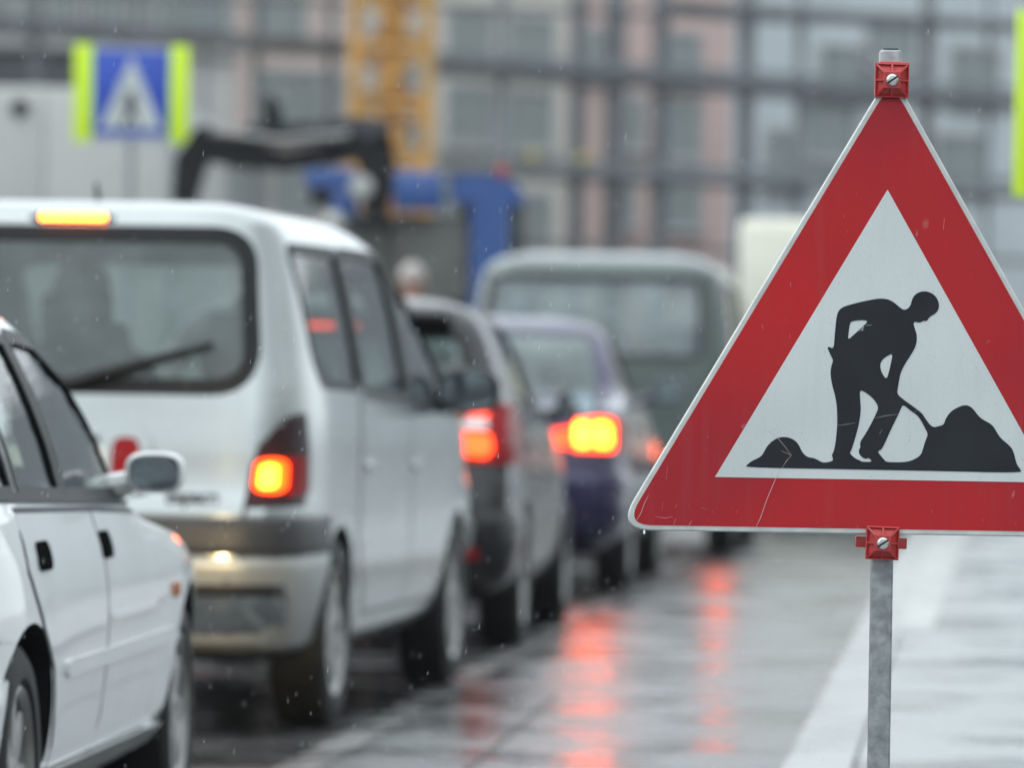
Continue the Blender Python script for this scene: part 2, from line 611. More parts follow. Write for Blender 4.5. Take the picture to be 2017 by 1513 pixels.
    def mirror(s, c, size, sg, mat, parent=None, tilt=0.0):
        m = MB()
        rows = []
        n = 28
        for t, k in ((0.0, .86), (.06, .97), (.2, 1.0), (.45, .95), (.7, .8), (.88, .55), (1.0, .15)):
            rows.append([])
            for i in range(n):
                a = 2 * math.pi * i / n
                cx, sz = math.cos(a), math.sin(a)
                r = (abs(cx) ** 3.2 + abs(sz) ** 3.2) ** (-1 / 3.2)
                rows[-1].append((c[0] + size[0] / 2 * k * r * cx, c[1] + size[1] * t, c[2] + size[2] / 2 * k * r * sz))
        vv = m.grid(rows, close_v=True)
        m.cap(vv[0][::-1]); m.cap(vv[-1])
        inner = c[0] - sg * size[0] * .38
        m.tube([(inner, c[1] + size[1] * .5, c[2] - size[2] * .25), (inner - sg * .11, c[1] + size[1] * .7, c[2] - size[2] * .45)], .03, 8)
        h = m.build('mirror', mat, s.root)
        g = MB()
        row = []
        for i in range(n):
            a = 2 * math.pi * i / n
            cx, sz = math.cos(a), math.sin(a)
            r = (abs(cx) ** 3.2 + abs(sz) ** 3.2) ** (-1 / 3.2)
            row.append((c[0] + size[0] / 2 * .84 * r * cx, c[1] - .004 + sg * tilt * cx * size[0] / 2, c[2] + size[2] / 2 * .84 * r * sz))
        g.poly(row, (0, 1, 0), .003)
        g.build('mirror_glass', MIRROR, h, smooth=0)
        return h
    def seat(s, x, y, zc, w=.48, hh=.62, rest=True):
        m = MB()
        m.box((x, y + .1, zc), (w, .5, .16), .05)
        m.box((x, y - .16, zc + hh / 2), (w * .96, .14, hh), .05, Matrix.Rotation(R(12), 4, 'X'))
        o = m.build('seat', SEATM, s.root)
        if rest:
            h = MB()
            h.box((x, y - .25, zc + hh + .12), (.26, .09, .19), .04)
            h.tube([(x - .07, y - .22, zc + hh - .05), (x - .07, y - .24, zc + hh + .06)], .007, 6)
            h.tube([(x + .07, y - .22, zc + hh - .05), (x + .07, y - .24, zc + hh + .06)], .007, 6)
            h.build('headrest', SEATM, o)
        return o
    def dash(s, y, z, w, wheel_x=-.36):
        m = MB()
        m.box((0, y, z), (w * 2, .4, .2), .06)
        d = m.build('dashboard', BLACK, s.root)
        k = MB()
        rows = []
        c, tl = Vector((wheel_x, y - .32, z + .03)), R(62)
        for i in range(28):
            a = 2 * math.pi * i / 28
            rr = []
            for j in range(8):
                b = 2 * math.pi * j / 8
                q = Vector(((.185 + .014 * math.cos(b)) * math.cos(a), .014 * math.sin(b), (.185 + .014 * math.cos(b)) * math.sin(a)))
                q.rotate(Matrix.Rotation(-(math.pi / 2 - tl), 4, 'X'))
                rr.append(c + q)
            rows.append(rr)
        k.grid(rows, close_u=True, close_v=True)
        k.tube([c, c + Vector((0, .25, -.12))], .03, 8)
        k.box(c, (.34, .025, .06), .01, Matrix.Rotation(-(math.pi / 2 - tl), 4, 'X'))
        k.build('steering_wheel', BLACK, d)
        return d
    def door(s, pts, sg, handle=None, hmat=None, parent=None, gap=0.012):
        s.patch('door_gap', inset(pts, -gap), s.m_side(sg), .0012, TRIM, .004)
        d = s.patch('door', pts, s.m_side(sg), .003, s.paint, .004)
        if handle:
            m = MB()
            x = s.sh.side_x(*handle) + .004
            m.box((sg * x, handle[0], handle[1]), (.022, .13, .042), .01)
            m.build('handle', hmat or BLACK, d)
        return d
    def place(s, X, Y, heading):
        """heading: degrees to the right of +Y"""
        s.root.location = (X, Y, 0)
        s.root.rotation_euler = (0, 0, -R(heading))

def wheels_for(car, ys, x, r, wd, rim, spokes=7, mat=None):
    for y in ys:
        for sg in (1, -1):
            car.wheel(y, x, r, wd, rim, sg, spokes, mat)

# ---------------------------------------------------------------- the setting: wet road, kerb, traffic island
def wet_ground(name, dry, wet, r_dry, r_wet, scale, lo=0.42, hi=0.6, grain=0.25, ripple=0.0, spec=0.5):
    m = bpy.data.materials.new(name)
    n, l, p = nodes_of(m)
    tc = n.new('ShaderNodeTexCoord')
    t = n.new('ShaderNodeTexNoise')
    t.inputs['Scale'].default_value = scale
    t.inputs['Detail'].default_value = 5
    t.inputs['Roughness'].default_value = 0.6
    l.new(tc.outputs['Object'], t.inputs['Vector'])
    mask = n.new('ShaderNodeMapRange')
    mask.inputs['From Min'].default_value = lo
    mask.inputs['From Max'].default_value = hi
    mask.interpolation_type = 'SMOOTHSTEP'
    l.new(t.outputs['Fac'], mask.inputs['Value'])
    t2 = n.new('ShaderNodeTexNoise')
    t2.inputs['Scale'].default_value = 90
    t2.inputs['Detail'].default_value = 6
    l.new(tc.outputs['Object'], t2.inputs['Vector'])
    mx = n.new('ShaderNodeMix'); mx.data_type = 'RGBA'
    mx.inputs[6].default_value = (*dry, 1); mx.inputs[7].default_value = (*wet, 1)
    l.new(mask.outputs[0], mx.inputs['Factor'])
    mr = n.new('ShaderNodeMapRange')
    mr.inputs['To Min'].default_value = 0.6; mr.inputs['To Max'].default_value = 1.4
    l.new(t2.outputs['Fac'], mr.inputs['Value'])
    mm = n.new('ShaderNodeMix'); mm.data_type = 'RGBA'; mm.blend_type = 'MULTIPLY'; mm.inputs['Factor'].default_value = 1
    l.new(mx.outputs[2], mm.inputs[6]); l.new(mr.outputs[0], mm.inputs[7])
    l.new(mm.outputs[2], p.inputs['Base Color'])
    rr = n.new('ShaderNodeMapRange')
    rr.inputs['To Min'].default_value = r_dry; rr.inputs['To Max'].default_value = r_wet
    l.new(mask.outputs[0], rr.inputs['Value'])
    l.new(rr.outputs[0], p.inputs['Roughness'])
    p.inputs['Specular IOR Level'].default_value = spec
    inv = n.new('ShaderNodeMapRange')
    inv.inputs['To Min'].default_value = grain; inv.inputs['To Max'].default_value = grain * 0.15
    l.new(mask.outputs[0], inv.inputs['Value'])
    b = n.new('ShaderNodeBump')
    b.inputs['Distance'].default_value = 0.006
    l.new(inv.outputs[0], b.inputs['Strength'])
    l.new(t2.outputs['Fac'], b.inputs['Height'])
    last = b
    if ripple > 0:
        t3 = n.new('ShaderNodeTexNoise')
        t3.inputs['Scale'].default_value = 14
        t3.inputs['Detail'].default_value = 3
        l.new(tc.outputs['Object'], t3.inputs['Vector'])
        b2 = n.new('ShaderNodeBump')
        b2.inputs['Strength'].default_value = 1.0
        b2.inputs['Distance'].default_value = ripple
        l.new(t3.outputs['Fac'], b2.inputs['Height'])
        l.new(b.outputs[0], b2.inputs['Normal'])
        last = b2
    l.new(last.outputs[0], p.inputs['Normal'])
    return m

ASPHALT = wet_ground('wet_asphalt', (0.06, 0.061, 0.063), (0.025, 0.026, 0.027), 0.32, 0.13, 1.4, lo=.40, hi=.60, ripple=0.008, grain=0.4, spec=.7)
PAVING = wet_ground('wet_paving', (0.25, 0.265, 0.27), (0.15, 0.16, 0.165), 0.4, 0.14, 1.2, ripple=0.004, grain=0.3, spec=.7)
KERBM = wet_ground('kerb_granite', (0.32, 0.33, 0.325), (0.22, 0.23, 0.23), 0.45, 0.25, 2.5, grain=0.3)
PAINTW = wet_ground('road_paint', (0.38, 0.39, 0.38), (0.25, 0.262, 0.26), 0.45, 0.25, 3, grain=0.2)
PAINTOLD = wet_ground('worn_road_paint', (0.2, 0.2, 0.195), (0.09, 0.09, 0.09), 0.4, 0.2, 3, lo=.35, hi=.6, grain=0.3)
TAR = pmat('tar_joint', (0.012, 0.012, 0.013), 0.55)

mb = MB()
mb.grid([[(-500, -300, 0), (500, -300, 0)], [(-500, 900, 0), (500, 900, 0)]])
tag(mb.build('road', ASPHALT, smooth=0), kind='structure')

def kx(d, off=0.0):                      # the left foot of the kerb
    return 0.86 + (d - 17.05) * 0.083 + off

def strip(name, f0, f1, d0, d1, z, mat, n=12, th=0.0):
    mb = MB()
    ds = [d0 + (d1 - d0) * i / n for i in range(n + 1)]
    if th:
        rows = [[(f0(d), d, z - th), (f0(d), d, z - .012), (f0(d) + .012, d, z), (f1(d), d, z), (f1(d), d, z - th)] for d in ds]
        vv = mb.grid(rows)
        mb.cap(vv[0]); mb.cap(vv[-1][::-1])
    else:
        mb.grid([[(f0(d), d, z), (f1(d), d, z)] for d in ds])
    return tag(mb.build(name, mat, smooth=0), kind='structure')

strip('traffic_island', lambda d: kx(d, .2), lambda d: kx(d, 2.3), 4, 75, .088, PAVING, th=.09)
strip('kerb', lambda d: kx(d), lambda d: kx(d, .2), 4, 75, .092, KERBM, th=.1)
strip('pavement_marking', lambda d: kx(d, .20), lambda d: kx(d, .345 + (d - 24.8) * .006), 24.9, 60, .0925, PAINTW)
strip('kerb', lambda d: kx(d, 2.3), lambda d: kx(d, 2.48), 4, 75, .092, KERBM, th=.1)
strip('lane_line', lambda d: -.66 + (d - 17.05) * .085, lambda d: -.53 + (d - 17.05) * .085, 8, 60, .004, PAINTOLD)
strip('tar_joint', lambda d: -.108 + (d - 17.05) * .073, lambda d: -.095 + (d - 17.05) * .073, 8, 21, .004, TAR)
# ---------------------------------------------------------------- paints
SILVER = pmat('silver_paint', (0.42, 0.442, 0.433), 0.18, metal=1.0, coat=0.2, vary=0.06, vscale=3)
SILVERB = pmat('silver_bumper', (0.36, 0.375, 0.37), 0.4, metal=0.55, vary=0.08, vscale=4)
WHITE = pmat('white_paint', (0.72, 0.74, 0.73), 0.35, coat=0.8, vary=0.04, vscale=3)
GREYSIL = pmat('charcoal_paint', (0.010, 0.010, 0.012), 0.25, metal=0.0, coat=0.2, spec=.4, vary=0.06, vscale=3)
VIOLET = pmat('violet_paint', (0.013, 0.008, 0.055), 0.25, metal=0.1, coat=0.6, vary=0.06, vscale=3)
GREEN = pmat('greygreen_paint', (0.075, 0.10, 0.093), 0.35, metal=0.2, coat=0.8, vary=0.06, vscale=3)
CREAM = pmat('cream_paint', (0.75, 0.74, 0.62), 0.4, coat=0.5, vary=0.05, vscale=3)

# ---------------------------------------------------------------- a person: skinned skeleton with a face, hair and hands
def person(name, J, shirt, trousers, hairmat, face=(0, 1, 0)):
    """J: joint name -> point. One continuous body; hair, jacket and trousers are its children."""
    root = empty(name)
    def skin(nm, verts, edges, rads, mat, sub=1):
        me = bpy.data.meshes.new(nm)
        me.from_pydata([tuple(v) for v in verts], edges, [])
        o = bpy.data.objects.new('tmp', me); COL.objects.link(o)
        md = o.modifiers.new('s', 'SKIN'); md.use_smooth_shade = True
        for i, v in enumerate(me.skin_vertices[0].data):
            v.radius = (rads[i], rads[i]) if not isinstance(rads[i], tuple) else rads[i]
            v.use_root = (i == 0)
        sd = o.modifiers.new('d', 'SUBSURF'); sd.levels = sub; sd.render_levels = sub
        dg = bpy.context.evaluated_depsgraph_get()
        m2 = bpy.data.meshes.new_from_object(o.evaluated_get(dg))
        bpy.data.objects.remove(o)
        m2.name = nm
        m2.materials.clear()
        m2.shade_smooth()
        return link(nm, m2, root, [mat])
    V = {k: Vector(v) for k, v in J.items()}
    fd = Vector(face).normalized()
    lat = fd.cross(Vector((0, 0, 1))).normalized()
    # body core: pelvis, spine, neck, head, arms, hands, legs, feet in one surface
    vs, es, rs = [], [], []
    def add(p, r, prev=None):
        vs.append(p); rs.append(r)
        if prev is not None: es.append((prev, len(vs) - 1))
        return len(vs) - 1
    pel = add(V['pelvis'], .13)
    sp = add(V['pelvis'].lerp(V['chest'], .5), .12, pel)
    ch = add(V['chest'], .14, sp)
    nk = add(V['neck'], .055, ch)
    hd0 = add(V['neck'].lerp(V['head'], .55), .065, nk)
    hd = add(V['head'], .092, hd0)
    add(V['head'] + Vector((0, 0, .07)), .075, hd)
    for sgn, q in ((1, 'r'), (-1, 'l')):
        a = add(V['sh_' + q], .06, ch)
        e = add(V['el_' + q], .042, a)
        w = add(V['wr_' + q], .028, e)
        dirn = (V['wr_' + q] - V['el_' + q]).normalized()
        palm = add(V['wr_' + q] + dirn * .07, .03, w)
        side = lat
        for k in range(4):
            ln = (.072, .08, .075, .058)[k]
            b = V['wr_' + q] + dirn * .1 + side * (.011 * (k - 1.5) * 2)
            f0 = add(b, .009, palm)
            f1 = add(b + dirn * ln * .5 - Vector((0, 0, .012)), .008, f0)
            add(b + dirn * ln * .8 - Vector((0, 0, .035)), .007, f1)
        th = add(V['wr_' + q] + dirn * .05 - side * sgn * .035, .011, palm)
        add(V['wr_' + q] + dirn * .09 - side * sgn * .05, .009, th)
        hp = add(V['hip_' + q], .088, pel)
        kn = add(V['kn_' + q], .06, hp)
        an = add(V['an_' + q], .042, kn)
        add(V['an_' + q] + fd * .16 - Vector((0, 0, .05)), .036, an)
    b = skin('body', vs, es, rs, SKIN)
    # face: nose, eyes, ears, mouth
    m = MB()
    h = V['head']
    m.lathe([(-.015, .004), (0, .016), (.02, .006)], h + fd * .1 - Vector((0, 0, .02)), 'Z', 10)
    for sg in (1, -1):
        m.lathe([(-.03, .006), (-.015, .014), (.015, .016), (.03, .008)], h + lat * sg * .095 - Vector((0, 0, .01)), 'Z', 10)
    m.build('face', SKIN, root)
    for sg in (1, -1):
        m = MB(); m.box(h + fd * .093 + lat * sg * .034 + Vector((0, 0, .012)), (.022, .022, .012), .004)
        m.build('eye', HAIR, root)
    m = MB(); m.box(h + fd * .09 - Vector((0, 0, .058)), (.045, .03, .01), .004)
    m.build('mouth', SKIN, root)
    # hair cap
    m = MB()
    rows = []
    for i in range(9):
        t = i / 8 * math.pi * .56
        rows.append([h + Vector((0, 0, .035)) - fd * .012 + lat * (.103 * math.sin(t) * math.cos(a)) + fd * (.115 * math.sin(t) * math.sin(a) * (.82 if math.sin(a) > 0 else 1.0)) + Vector((0, 0, .118 * math.cos(t) + (-.04 if (i == 8 and math.sin(a) < 0) else 0))) for a in [2 * math.pi * k / 24 for k in range(24)]])
    m.grid(rows, close_v=True)
    m.build('hair', hairmat, root)
    # jacket and trousers a little outside the body
    vs, es, rs = [], [], []
    pel = add(V['pelvis'] + Vector((0, 0, .02)), (.165, .15))
    sp = add(V['pelvis'].lerp(V['chest'], .5), .15, pel)
    ch = add(V['chest'], .168, sp)
    add(V['neck'] - Vector((0, 0, .02)), .075, ch)
    for q in 'rl':
        a = add(V['sh_' + q], .082, ch)
        e = add(V['el_' + q], .062, a)
        add(V['el_' + q].lerp(V['wr_' + q], .9), .048, e)
    skin('jacket', vs, es, rs, shirt)
    vs, es, rs = [], [], []
    pel = add(V['pelvis'], .15)
    for q in 'rl':
        hp = add(V['hip_' + q], .108, pel)
        kn = add(V['kn_' + q], .082, hp)
        add(V['kn_' + q].lerp(V['an_' + q], .92), .07, kn)
    skin('trousers', vs, es, rs, trousers)
    return root

# ---------------------------------------------------------------- silver people carrier
def make_carrier():
    sh = Shell([(.24, -.62, 3.35, .775), (.30, -.76, 3.5, .83), (.42, -.84, 3.6, .86), (.57, -.865, 3.64, .875), (.72, -.86, 3.62, .88), (.80, -.83, 3.5, .88),
                (.92, -.815, 3.25, .88, 12, 10), (1.02, -.80, 2.95, .878, 12, 14), (1.12, -.785, 2.70, .868, 12, 14), (1.25, -.76, 2.40, .848, 11, 14), (1.4, -.725, 2.05, .822, 11, 14), (1.52, -.69, 1.75, .795, 11, 12),
                (1.61, -.66, 1.50, .768, 11, 10), (1.66, -.645, 1.32, .735), (1.695, -.60, 1.1, .672), (1.72, -.5, .85, .57), (1.735, -.2, .5, .41)], nr=12, nf=7)
    c = Car('people_carrier', sh, SILVER)
    cav = Shell([(.46, -.72, 2.75, .82), (1.0, -.70, 2.72, .82), (1.25, -.66, 2.26, .79), (1.52, -.60, 1.52, .74), (1.62, -.53, 1.3, .68), (1.66, -.4, 1.1, .6)], nr=9, nf=5)
    rear = rpoly([(-.725, 1.115), (.725, 1.115), (.675, 1.625), (-.675, 1.625)], [.14, .14, .13, .13], 6)
    front = rpoly([(-.74, 1.1), (.74, 1.1), (.6, 1.56), (-.6, 1.56)], .1)
    s1 = rpoly([(-.40, 1.14), (.42, 1.125), (.36, 1.59), (-.50, 1.585)], [.16, .04, .03, .05])
    s2 = rpoly([(.50, 1.12), (1.42, 1.09), (1.30, 1.595), (.44, 1.595)], [.04, .04, .03, .03])
    s3 = rpoly([(1.50, 1.085), (2.62, 1.045), (1.60, 1.56), (1.38, 1.59)], [.04, .04, .06, .03])
    c.body(cav, (s1, s2, s3), rear, front, ((0, .315), (2.70, .315)), .355, .35)
    c.patch('rear_window', inset(rear, -.012), c.m_rear(), -.006, GLASS_REAR, .004)
    c.ringstrip('window_frit', rear, -.018, .034, c.m_rear(), .003, TRIM)
    for i in range(1):
        c.patch('windscreen', inset(front, -.01), c.m_front(), -.012, GLASS_SIDE, .004)
    for sg in (1, -1):
        for w in (s1, s2, s3):
            c.patch('side_window', inset(w, -.01), c.m_side(sg), -.008, GLASS_SIDE, .004)
            c.ringstrip('window_seal', w, -.014, .018, c.m_side(sg), .003, TRIM)
        c.patch('window_pillar', [(.40, 1.13), (.52, 1.12), (.46, 1.6), (.34, 1.59)], c.m_side(sg), .002, TRIM, .003)
        c.patch('window_pillar', [(1.40, 1.09), (1.52, 1.085), (1.40, 1.6), (1.28, 1.595)], c.m_side(sg), .002, TRIM, .003)
        c.door([(.36, .62), (.38, 1.09), (1.44, 1.06), (1.5, .36), (.62, .36)], sg, (.56, .86), SILVER)
        c.door([(1.52, .36), (1.46, 1.06), (2.60, 1.015), (2.36, .72), (2.2, .36)], sg, (1.60, .85), SILVER)
        # tail lamp cluster round the corner
        lens = [(sh.phi(.700, .76), .745), (sh.phi(.855, .76), .745), (sh.phi(.86, .8), .80), (sh.phi(.86, .92), .92), (sh.phi(.853, 1.02), 1.045), (sh.phi(.83, 1.02), 1.04), (sh.phi(.78, .99), .99), (sh.phi(.738, .95), .94), (sh.phi(.715, .88), .87)]
        fl = (lambda q: q) if sg > 0 else (lambda q: [(-math.pi - p[0], p[1]) for p in q])
        l = c.patch('tail_lamp', fl(lens), c.m_phi(), .010, DARKLENS, .02, step=.03, dome=.01)
        c.patch('brake_lamp', rpoly(fl([(sh.phi(.722, .85), .79), (sh.phi(.806, .85), .79), (sh.phi(.808, .85), .90), (sh.phi(.730, .85), .895)]), .03), c.m_phi(), .028, BRAKE, .02, parent=l, step=.02)
        c.patch('bulb', rpoly(fl([(sh.phi(.736, .85), .805), (sh.phi(.782, .85), .805), (sh.phi(.784, .85), .88), (sh.phi(.742, .85), .878)]), .03), c.m_phi(), .030, BRAKE_HOT, .01, parent=l, step=.02)
        c.patch('red_lens', fl([(sh.phi(.815, .85), .78), (sh.phi(.85, .85), .785), (sh.phi(.85, .85), .905), (sh.phi(.816, .85), .905)]), c.m_phi(), .024, REDLENS, .018, parent=l, step=.03)
        hl = [(sh.phi(.5, .72, False), .62), (R(52), .62), (R(48), .74), (sh.phi(.5, .72, False), .72)]
        if sg < 0: hl = [(math.pi - p[0], p[1]) for p in hl]
        c.patch('headlight', hl, c.m_phi(), .006, WHITELENS, .015, step=.05)
    # dark bumper band that wraps round the rear corners, slot, plate boss
    c.band('bumper_strip', .585, .71, -R(180 - 35), -R(35), .022, BUMPER)
    c.band('lower_bumper', .265, .583, -R(180 - 35), -R(35), .014, SILVERB, round_=.12)
    c.band('bumper_slot', .455, .495, -R(180 - 45), -R(45), .034, TRIM, round_=.4)
    c.band('bumper_strip', .50, .62, R(36), R(180 - 36), .018, BUMPER)
    bz = rpoly([(-.42, .79), (.40, .79), (.40, .95), (.36, 1.01), (-.38, 1.01), (-.42, .95)], .05)
    boss = c.patch('plate_boss', bz, c.m_rear(), .03, SILVER, .035, step=.03)
    c.patch('number_plate', rpoly([(-.25, .80), (.25, .80), (.25, .925), (-.25, .925)], .01), c.m_rear(), .034, PLATE, .004, parent=boss)
    c.patch('handle_slot', rpoly([(-.2, .94), (.23, .94), (.23, .962), (-.2, .962)], .008), c.m_rear(), .033, TRIM, .004, parent=boss)
    for x in (.315, -.335):
        c.patch('reflector', rpoly([(x - .045, .835), (x + .045, .835), (x + .045, .96), (x - .04, .96)], [.01, .01, .035, .035]), c.m_rear(), .036, REDLENS, .008, parent=boss, step=.02)
    # high brake lamp in the roof edge
    hb = c.patch('high_brake_lamp', rpoly([(-.06, 1.667), (-.02, 1.655), (.19, 1.655), (.235, 1.667), (.19, 1.681), (-.02, 1.681)], .004), c.m_rear(), .012, DARKLENS, .02, step=.03)
    c.patch('lit_strip', rpoly([(-.015, 1.659), (.198, 1.659), (.198, 1.678), (-.015, 1.678)], .006), c.m_rear(), .02, BRAKE_HOT, .012, parent=hb, step=.03)
    # lettering on the tailgate
    cu = bpy.data.curves.new('badge_text', 'FONT'); cu.body = 'Espace'; cu.size = .06; cu.offset = .002; cu.extrude = .002; cu.align_x = 'CENTER'
    to = bpy.data.objects.new('tmp', cu); COL.objects.link(to)
    dg = bpy.context.evaluated_depsgraph_get()
    me = bpy.data.meshes.new_from_object(to.evaluated_get(dg)); bpy.data.objects.remove(to)
    for v in me.vertices:
        x, z = v.co.x * 1.05 + .535, v.co.y + .755
        v.co = (x, sh.end_y(x, z) - .004 - v.co.z, z)
    link('badge', me, c.root, [BUMPER])
    # wiper and aerial
    m = MB()
    wr = c.m_rear()
    m.tube([wr((.03, 1.10), .03), wr((.2, 1.15), .04), wr((.42, 1.215), .028)], [.02, .014, .008], 8)
    m.tube([wr((.1, 1.122), .022), wr((.34, 1.192), .018), wr((.58, 1.262), .014)], [.022, .018, .01], 8)
    m.build('wiper', BLACK, c.root)
    m = MB()
    m.tube([(.03, .05, 1.70), (.03, -.02, 1.80)], [.012, .006], 8)
    m.build('aerial', BLACK, c.root)
    c.patch('tailgate_gap', [(.64, .50), (.69, .58), (.70, .745), (.712, .745), (.702, .575), (.655, .50)], c.m_rear(), .0255 * 0 + .002, TRIM, .003, step=.03)
    c.mirror((.985, 2.15, 1.12), (.24, .12, .17), 1, BLACK)
    c.mirror((-.985, 2.05, 1.135), (.23, .12, .17), -1, BLACK)
    wheels_for(c, (0, 2.70), .775, .315, .195, .208, 10)
    for x in (-.27, .42): c.seat(x, 1.35, .62)
    for x in (-.5, 0, .5): c.seat(x, .35, .62, .42, .5)
    c.dash(2.2, .92, .72, -.27)
    tag(c.root, 'silver people carrier with lit brake lights and a rear wiper, ahead of the white car', 'car')
    c.place(-1.43, 19.06, 7.8)
    return c

car = make_carrier()
Mx = Matrix.Translation(car.root.location) @ Matrix.Rotation(car.root.rotation_euler.z, 4, 'Z')
dx, dy = -.27, 1.30
drv = person('person', {k: Mx @ (Vector(v) + Vector((dx, dy, 0))) for k, v in {
    'pelvis': (0, 0, .76), 'chest': (0, -.12, 1.14), 'neck': (0, -.13, 1.30), 'head': (0, -.10, 1.43),
    'sh_r': (.19, -.11, 1.20), 'el_r': (.26, .14, .98), 'wr_r': (.15, .36, 1.06), 'sh_l': (-.19, -.11, 1.20), 'el_l': (-.26, .14, .98), 'wr_l': (-.15, .36, 1.06),
    'hip_r': (.1, .03, .74), 'kn_r': (.13, .46, .82), 'an_r': (.1, .68, .54), 'hip_l': (-.1, .03, .74), 'kn_l': (-.13, .46, .82), 'an_l': (-.1, .68, .54)}.items()},
    CLOTH, CLOTH, HAIR, face=tuple(Mx.to_3x3() @ Vector((0, 1, 0))))
tag(drv, 'driver in a dark jacket inside the silver people carrier, behind its rear window', 'person')

# ---------------------------------------------------------------- white hatchback-height saloon at the left edge
def make_white():
    sh = Shell([(.20, -.7, 3.1, .75), (.27, -.82, 3.25, .82), (.34, -.86, 3.38, .85), (.5, -.9, 3.45, .872), (.62, -.9, 3.44, .878), (.69, -.885, 3.36, .872), (.75, -.87, 3.08, .862),
                (.80, -.85, 2.6, .846, 5, 5), (.85, -.82, 2.10, .828, 5, 8), (.89, -.7, 1.97, .812, 5, 8), (.99, -.5, 1.84, .784, 5, 8), (1.10, -.32, 1.67, .742, 5, 8), (1.20, -.16, 1.42, .695, 5, 7),
                (1.275, -.02, 1.17, .65, 5, 6), (1.315, .12, .97, .60, 5, 5), (1.35, .26, .8, .49, 5, 5), (1.365, .45, .62, .3, 5, 5)], nr=5, nf=6)
    c = Car('saloon_car', sh, WHITE)
    cav = Shell([(.42, .1, 1.9, .74), (.85, .0, 1.88, .75), (.99, -.2, 1.75, .72), (1.10, -.12, 1.57, .68), (1.20, .02, 1.32, .635), (1.29, .25, .98, .55)], nr=5, nf=7)
    q = rpoly([(-.28, .905), (.06, .90), (.03, 1.215), (-.05, 1.18)], [.04, .02, .02, .06])
    s1 = rpoly([(.13, .90), (.70, .886), (.66, 1.238), (.10, 1.228)], [.03, .02, .02, .02])
    s2 = rpoly([(.78, .884), (1.77, .868), (1.64, 1.01), (1.38, 1.145), (1.1, 1.228), (.74, 1.242)], [.02, .03, .3, .3, .1, .03])
    front = rpoly([(-.68, .93), (.68, .93), (.57, 1.235), (-.57, 1.235)], .06)
    rear = rpoly([(-.62, .95), (.62, .95), (.5, 1.21), (-.5, 1.21)], .06)
    c.body(cav, (q, s1, s2), rear, front, ((0, .295), (2.67, .295)), .335, .3)
    c.patch('rear_window', inset(rear, -.012), c.m_rear(), -.006, GLASS_SIDE, .004)
    c.patch('windscreen', inset(front, -.012), c.m_front(), -.006, GLASS_SIDE, .004)
    for sg in (1, -1):
        for w in (q, s1, s2):
            c.patch('side_window', inset(w, -.008), c.m_side(sg), -.006, GLASS_SIDE, .004, step=.04)
            c.ringstrip('window_seal', w, -.016, .016, c.m_side(sg), .004, TRIM, step=.04)
        c.patch('window_pillar', [(.69, .886), (.79, .884), (.75, 1.243), (.65, 1.243)], c.m_side(sg), .003, TRIM, .003)
        c.patch('belt_moulding', [(-.3, .892), (-.3, .912), (1.80, .862), (1.815, .845)], c.m_side(sg), .008, TRIM, .01)
        for dp, hp in (([(.12, .62), (.0, .74), (.0, .86), (1.03, .842), (1.06, .30), (.42, .30), (.28, .52)], .19), ([(1.085, .30), (1.055, .842), (1.84, .82), (2.02, .30)], 1.12)):
            d = c.door(dp, sg)
            c.patch('handle', rpoly([(hp - .085, .735), (hp + .075, .735), (hp + .085, .797), (hp - .075, .797)], .045), c.m_side(sg), .007, RECESS, .006, parent=d, step=.02)
        # bump strip along the doors and the sill
        c.patch('side_moulding', rpoly([(.42, .495), (2.26, .495), (2.26, .53), (.42, .53)], .01), c.m_side(sg), .014, WHITE, .024)
        c.patch('side_sill', rpoly([(.40, .235), (2.28, .235), (2.28, .29), (.40, .29)], .01), c.m_side(sg), .02, WHITE, .03)
        c.patch('side_repeater', rpoly([(2.25, .605), (2.315, .605), (2.315, .64), (2.25, .64)], .01), c.m_side(sg), .012, ORANGELENS, .012, step=.02)
        hl = [(sh.phi(.4, .6, False), .57), (R(52), .57), (R(47), .67), (sh.phi(.4, .6, False), .68)]
        if sg < 0: hl = [(math.pi - p[0], p[1]) for p in hl]
        h = c.patch('headlight', hl, c.m_phi(), .006, WHITELENS, .015, step=.05)
        ll = [(sh.phi(.47, .62, False), .585), (sh.phi(.66, .62, False), .585), (sh.phi(.66, .62, False), .66), (sh.phi(.47, .62, False), .66)]
        if sg < 0: ll = [(math.pi - p[0], p[1]) for p in ll]
        c.patch('lit_bulb', ll, c.m_phi(), .016, HEADL, .008, parent=h, step=.05)
        ld = bpy.data.lights.new('headlight_beam', 'SPOT')
        ld.energy = 130; ld.color = (1, .72, .34); ld.spot_size = R(34); ld.spot_blend = .9; ld.shadow_soft_size = .05
        lo = bpy.data.objects.new('headlight_beam', ld); COL.objects.link(lo)
        lo.parent = c.root
        lo.location = (sg * .55, 3.54, .62)
        lo.rotation_euler = (R(88), 0, 0)
        tl = [(sh.phi(.5, .7), .62), (-R(46), .62), (-R(44), .78), (sh.phi(.5, .7), .80)]
        if sg < 0: tl = [(-math.pi - p[0], p[1]) for p in tl]
        c.patch('tail_lamp', tl, c.m_phi(), .008, REDLENS, .02, step=.05)
    ff = rpoly([(-.33, .60), (-.14, .60), (-.14, .78), (-.33, .78)], .05)
    c.patch('fuel_flap', ff, c.m_side(1), .003, WHITE, .004, step=.03)
    c.band('rear_bumper', .30, .52, -R(180 - 35), -R(35), .03, WHITE)
    c.band('front_bumper', .26, .50, R(54), R(180 - 54), .03, WHITE)
    c.mirror((.912, 1.56, .925), (.145, .10, .10), 1, WHITE, tilt=-.05)
    c.mirror((-.912, 1.56, .925), (.145, .10, .10), -1, WHITE, tilt=.12)
    wheels_for(c, (0, 2.67), .755, .295, .185, .198, 8)
    for x in (-.35, .35): c.seat(x, .85, .45, .46, .5)
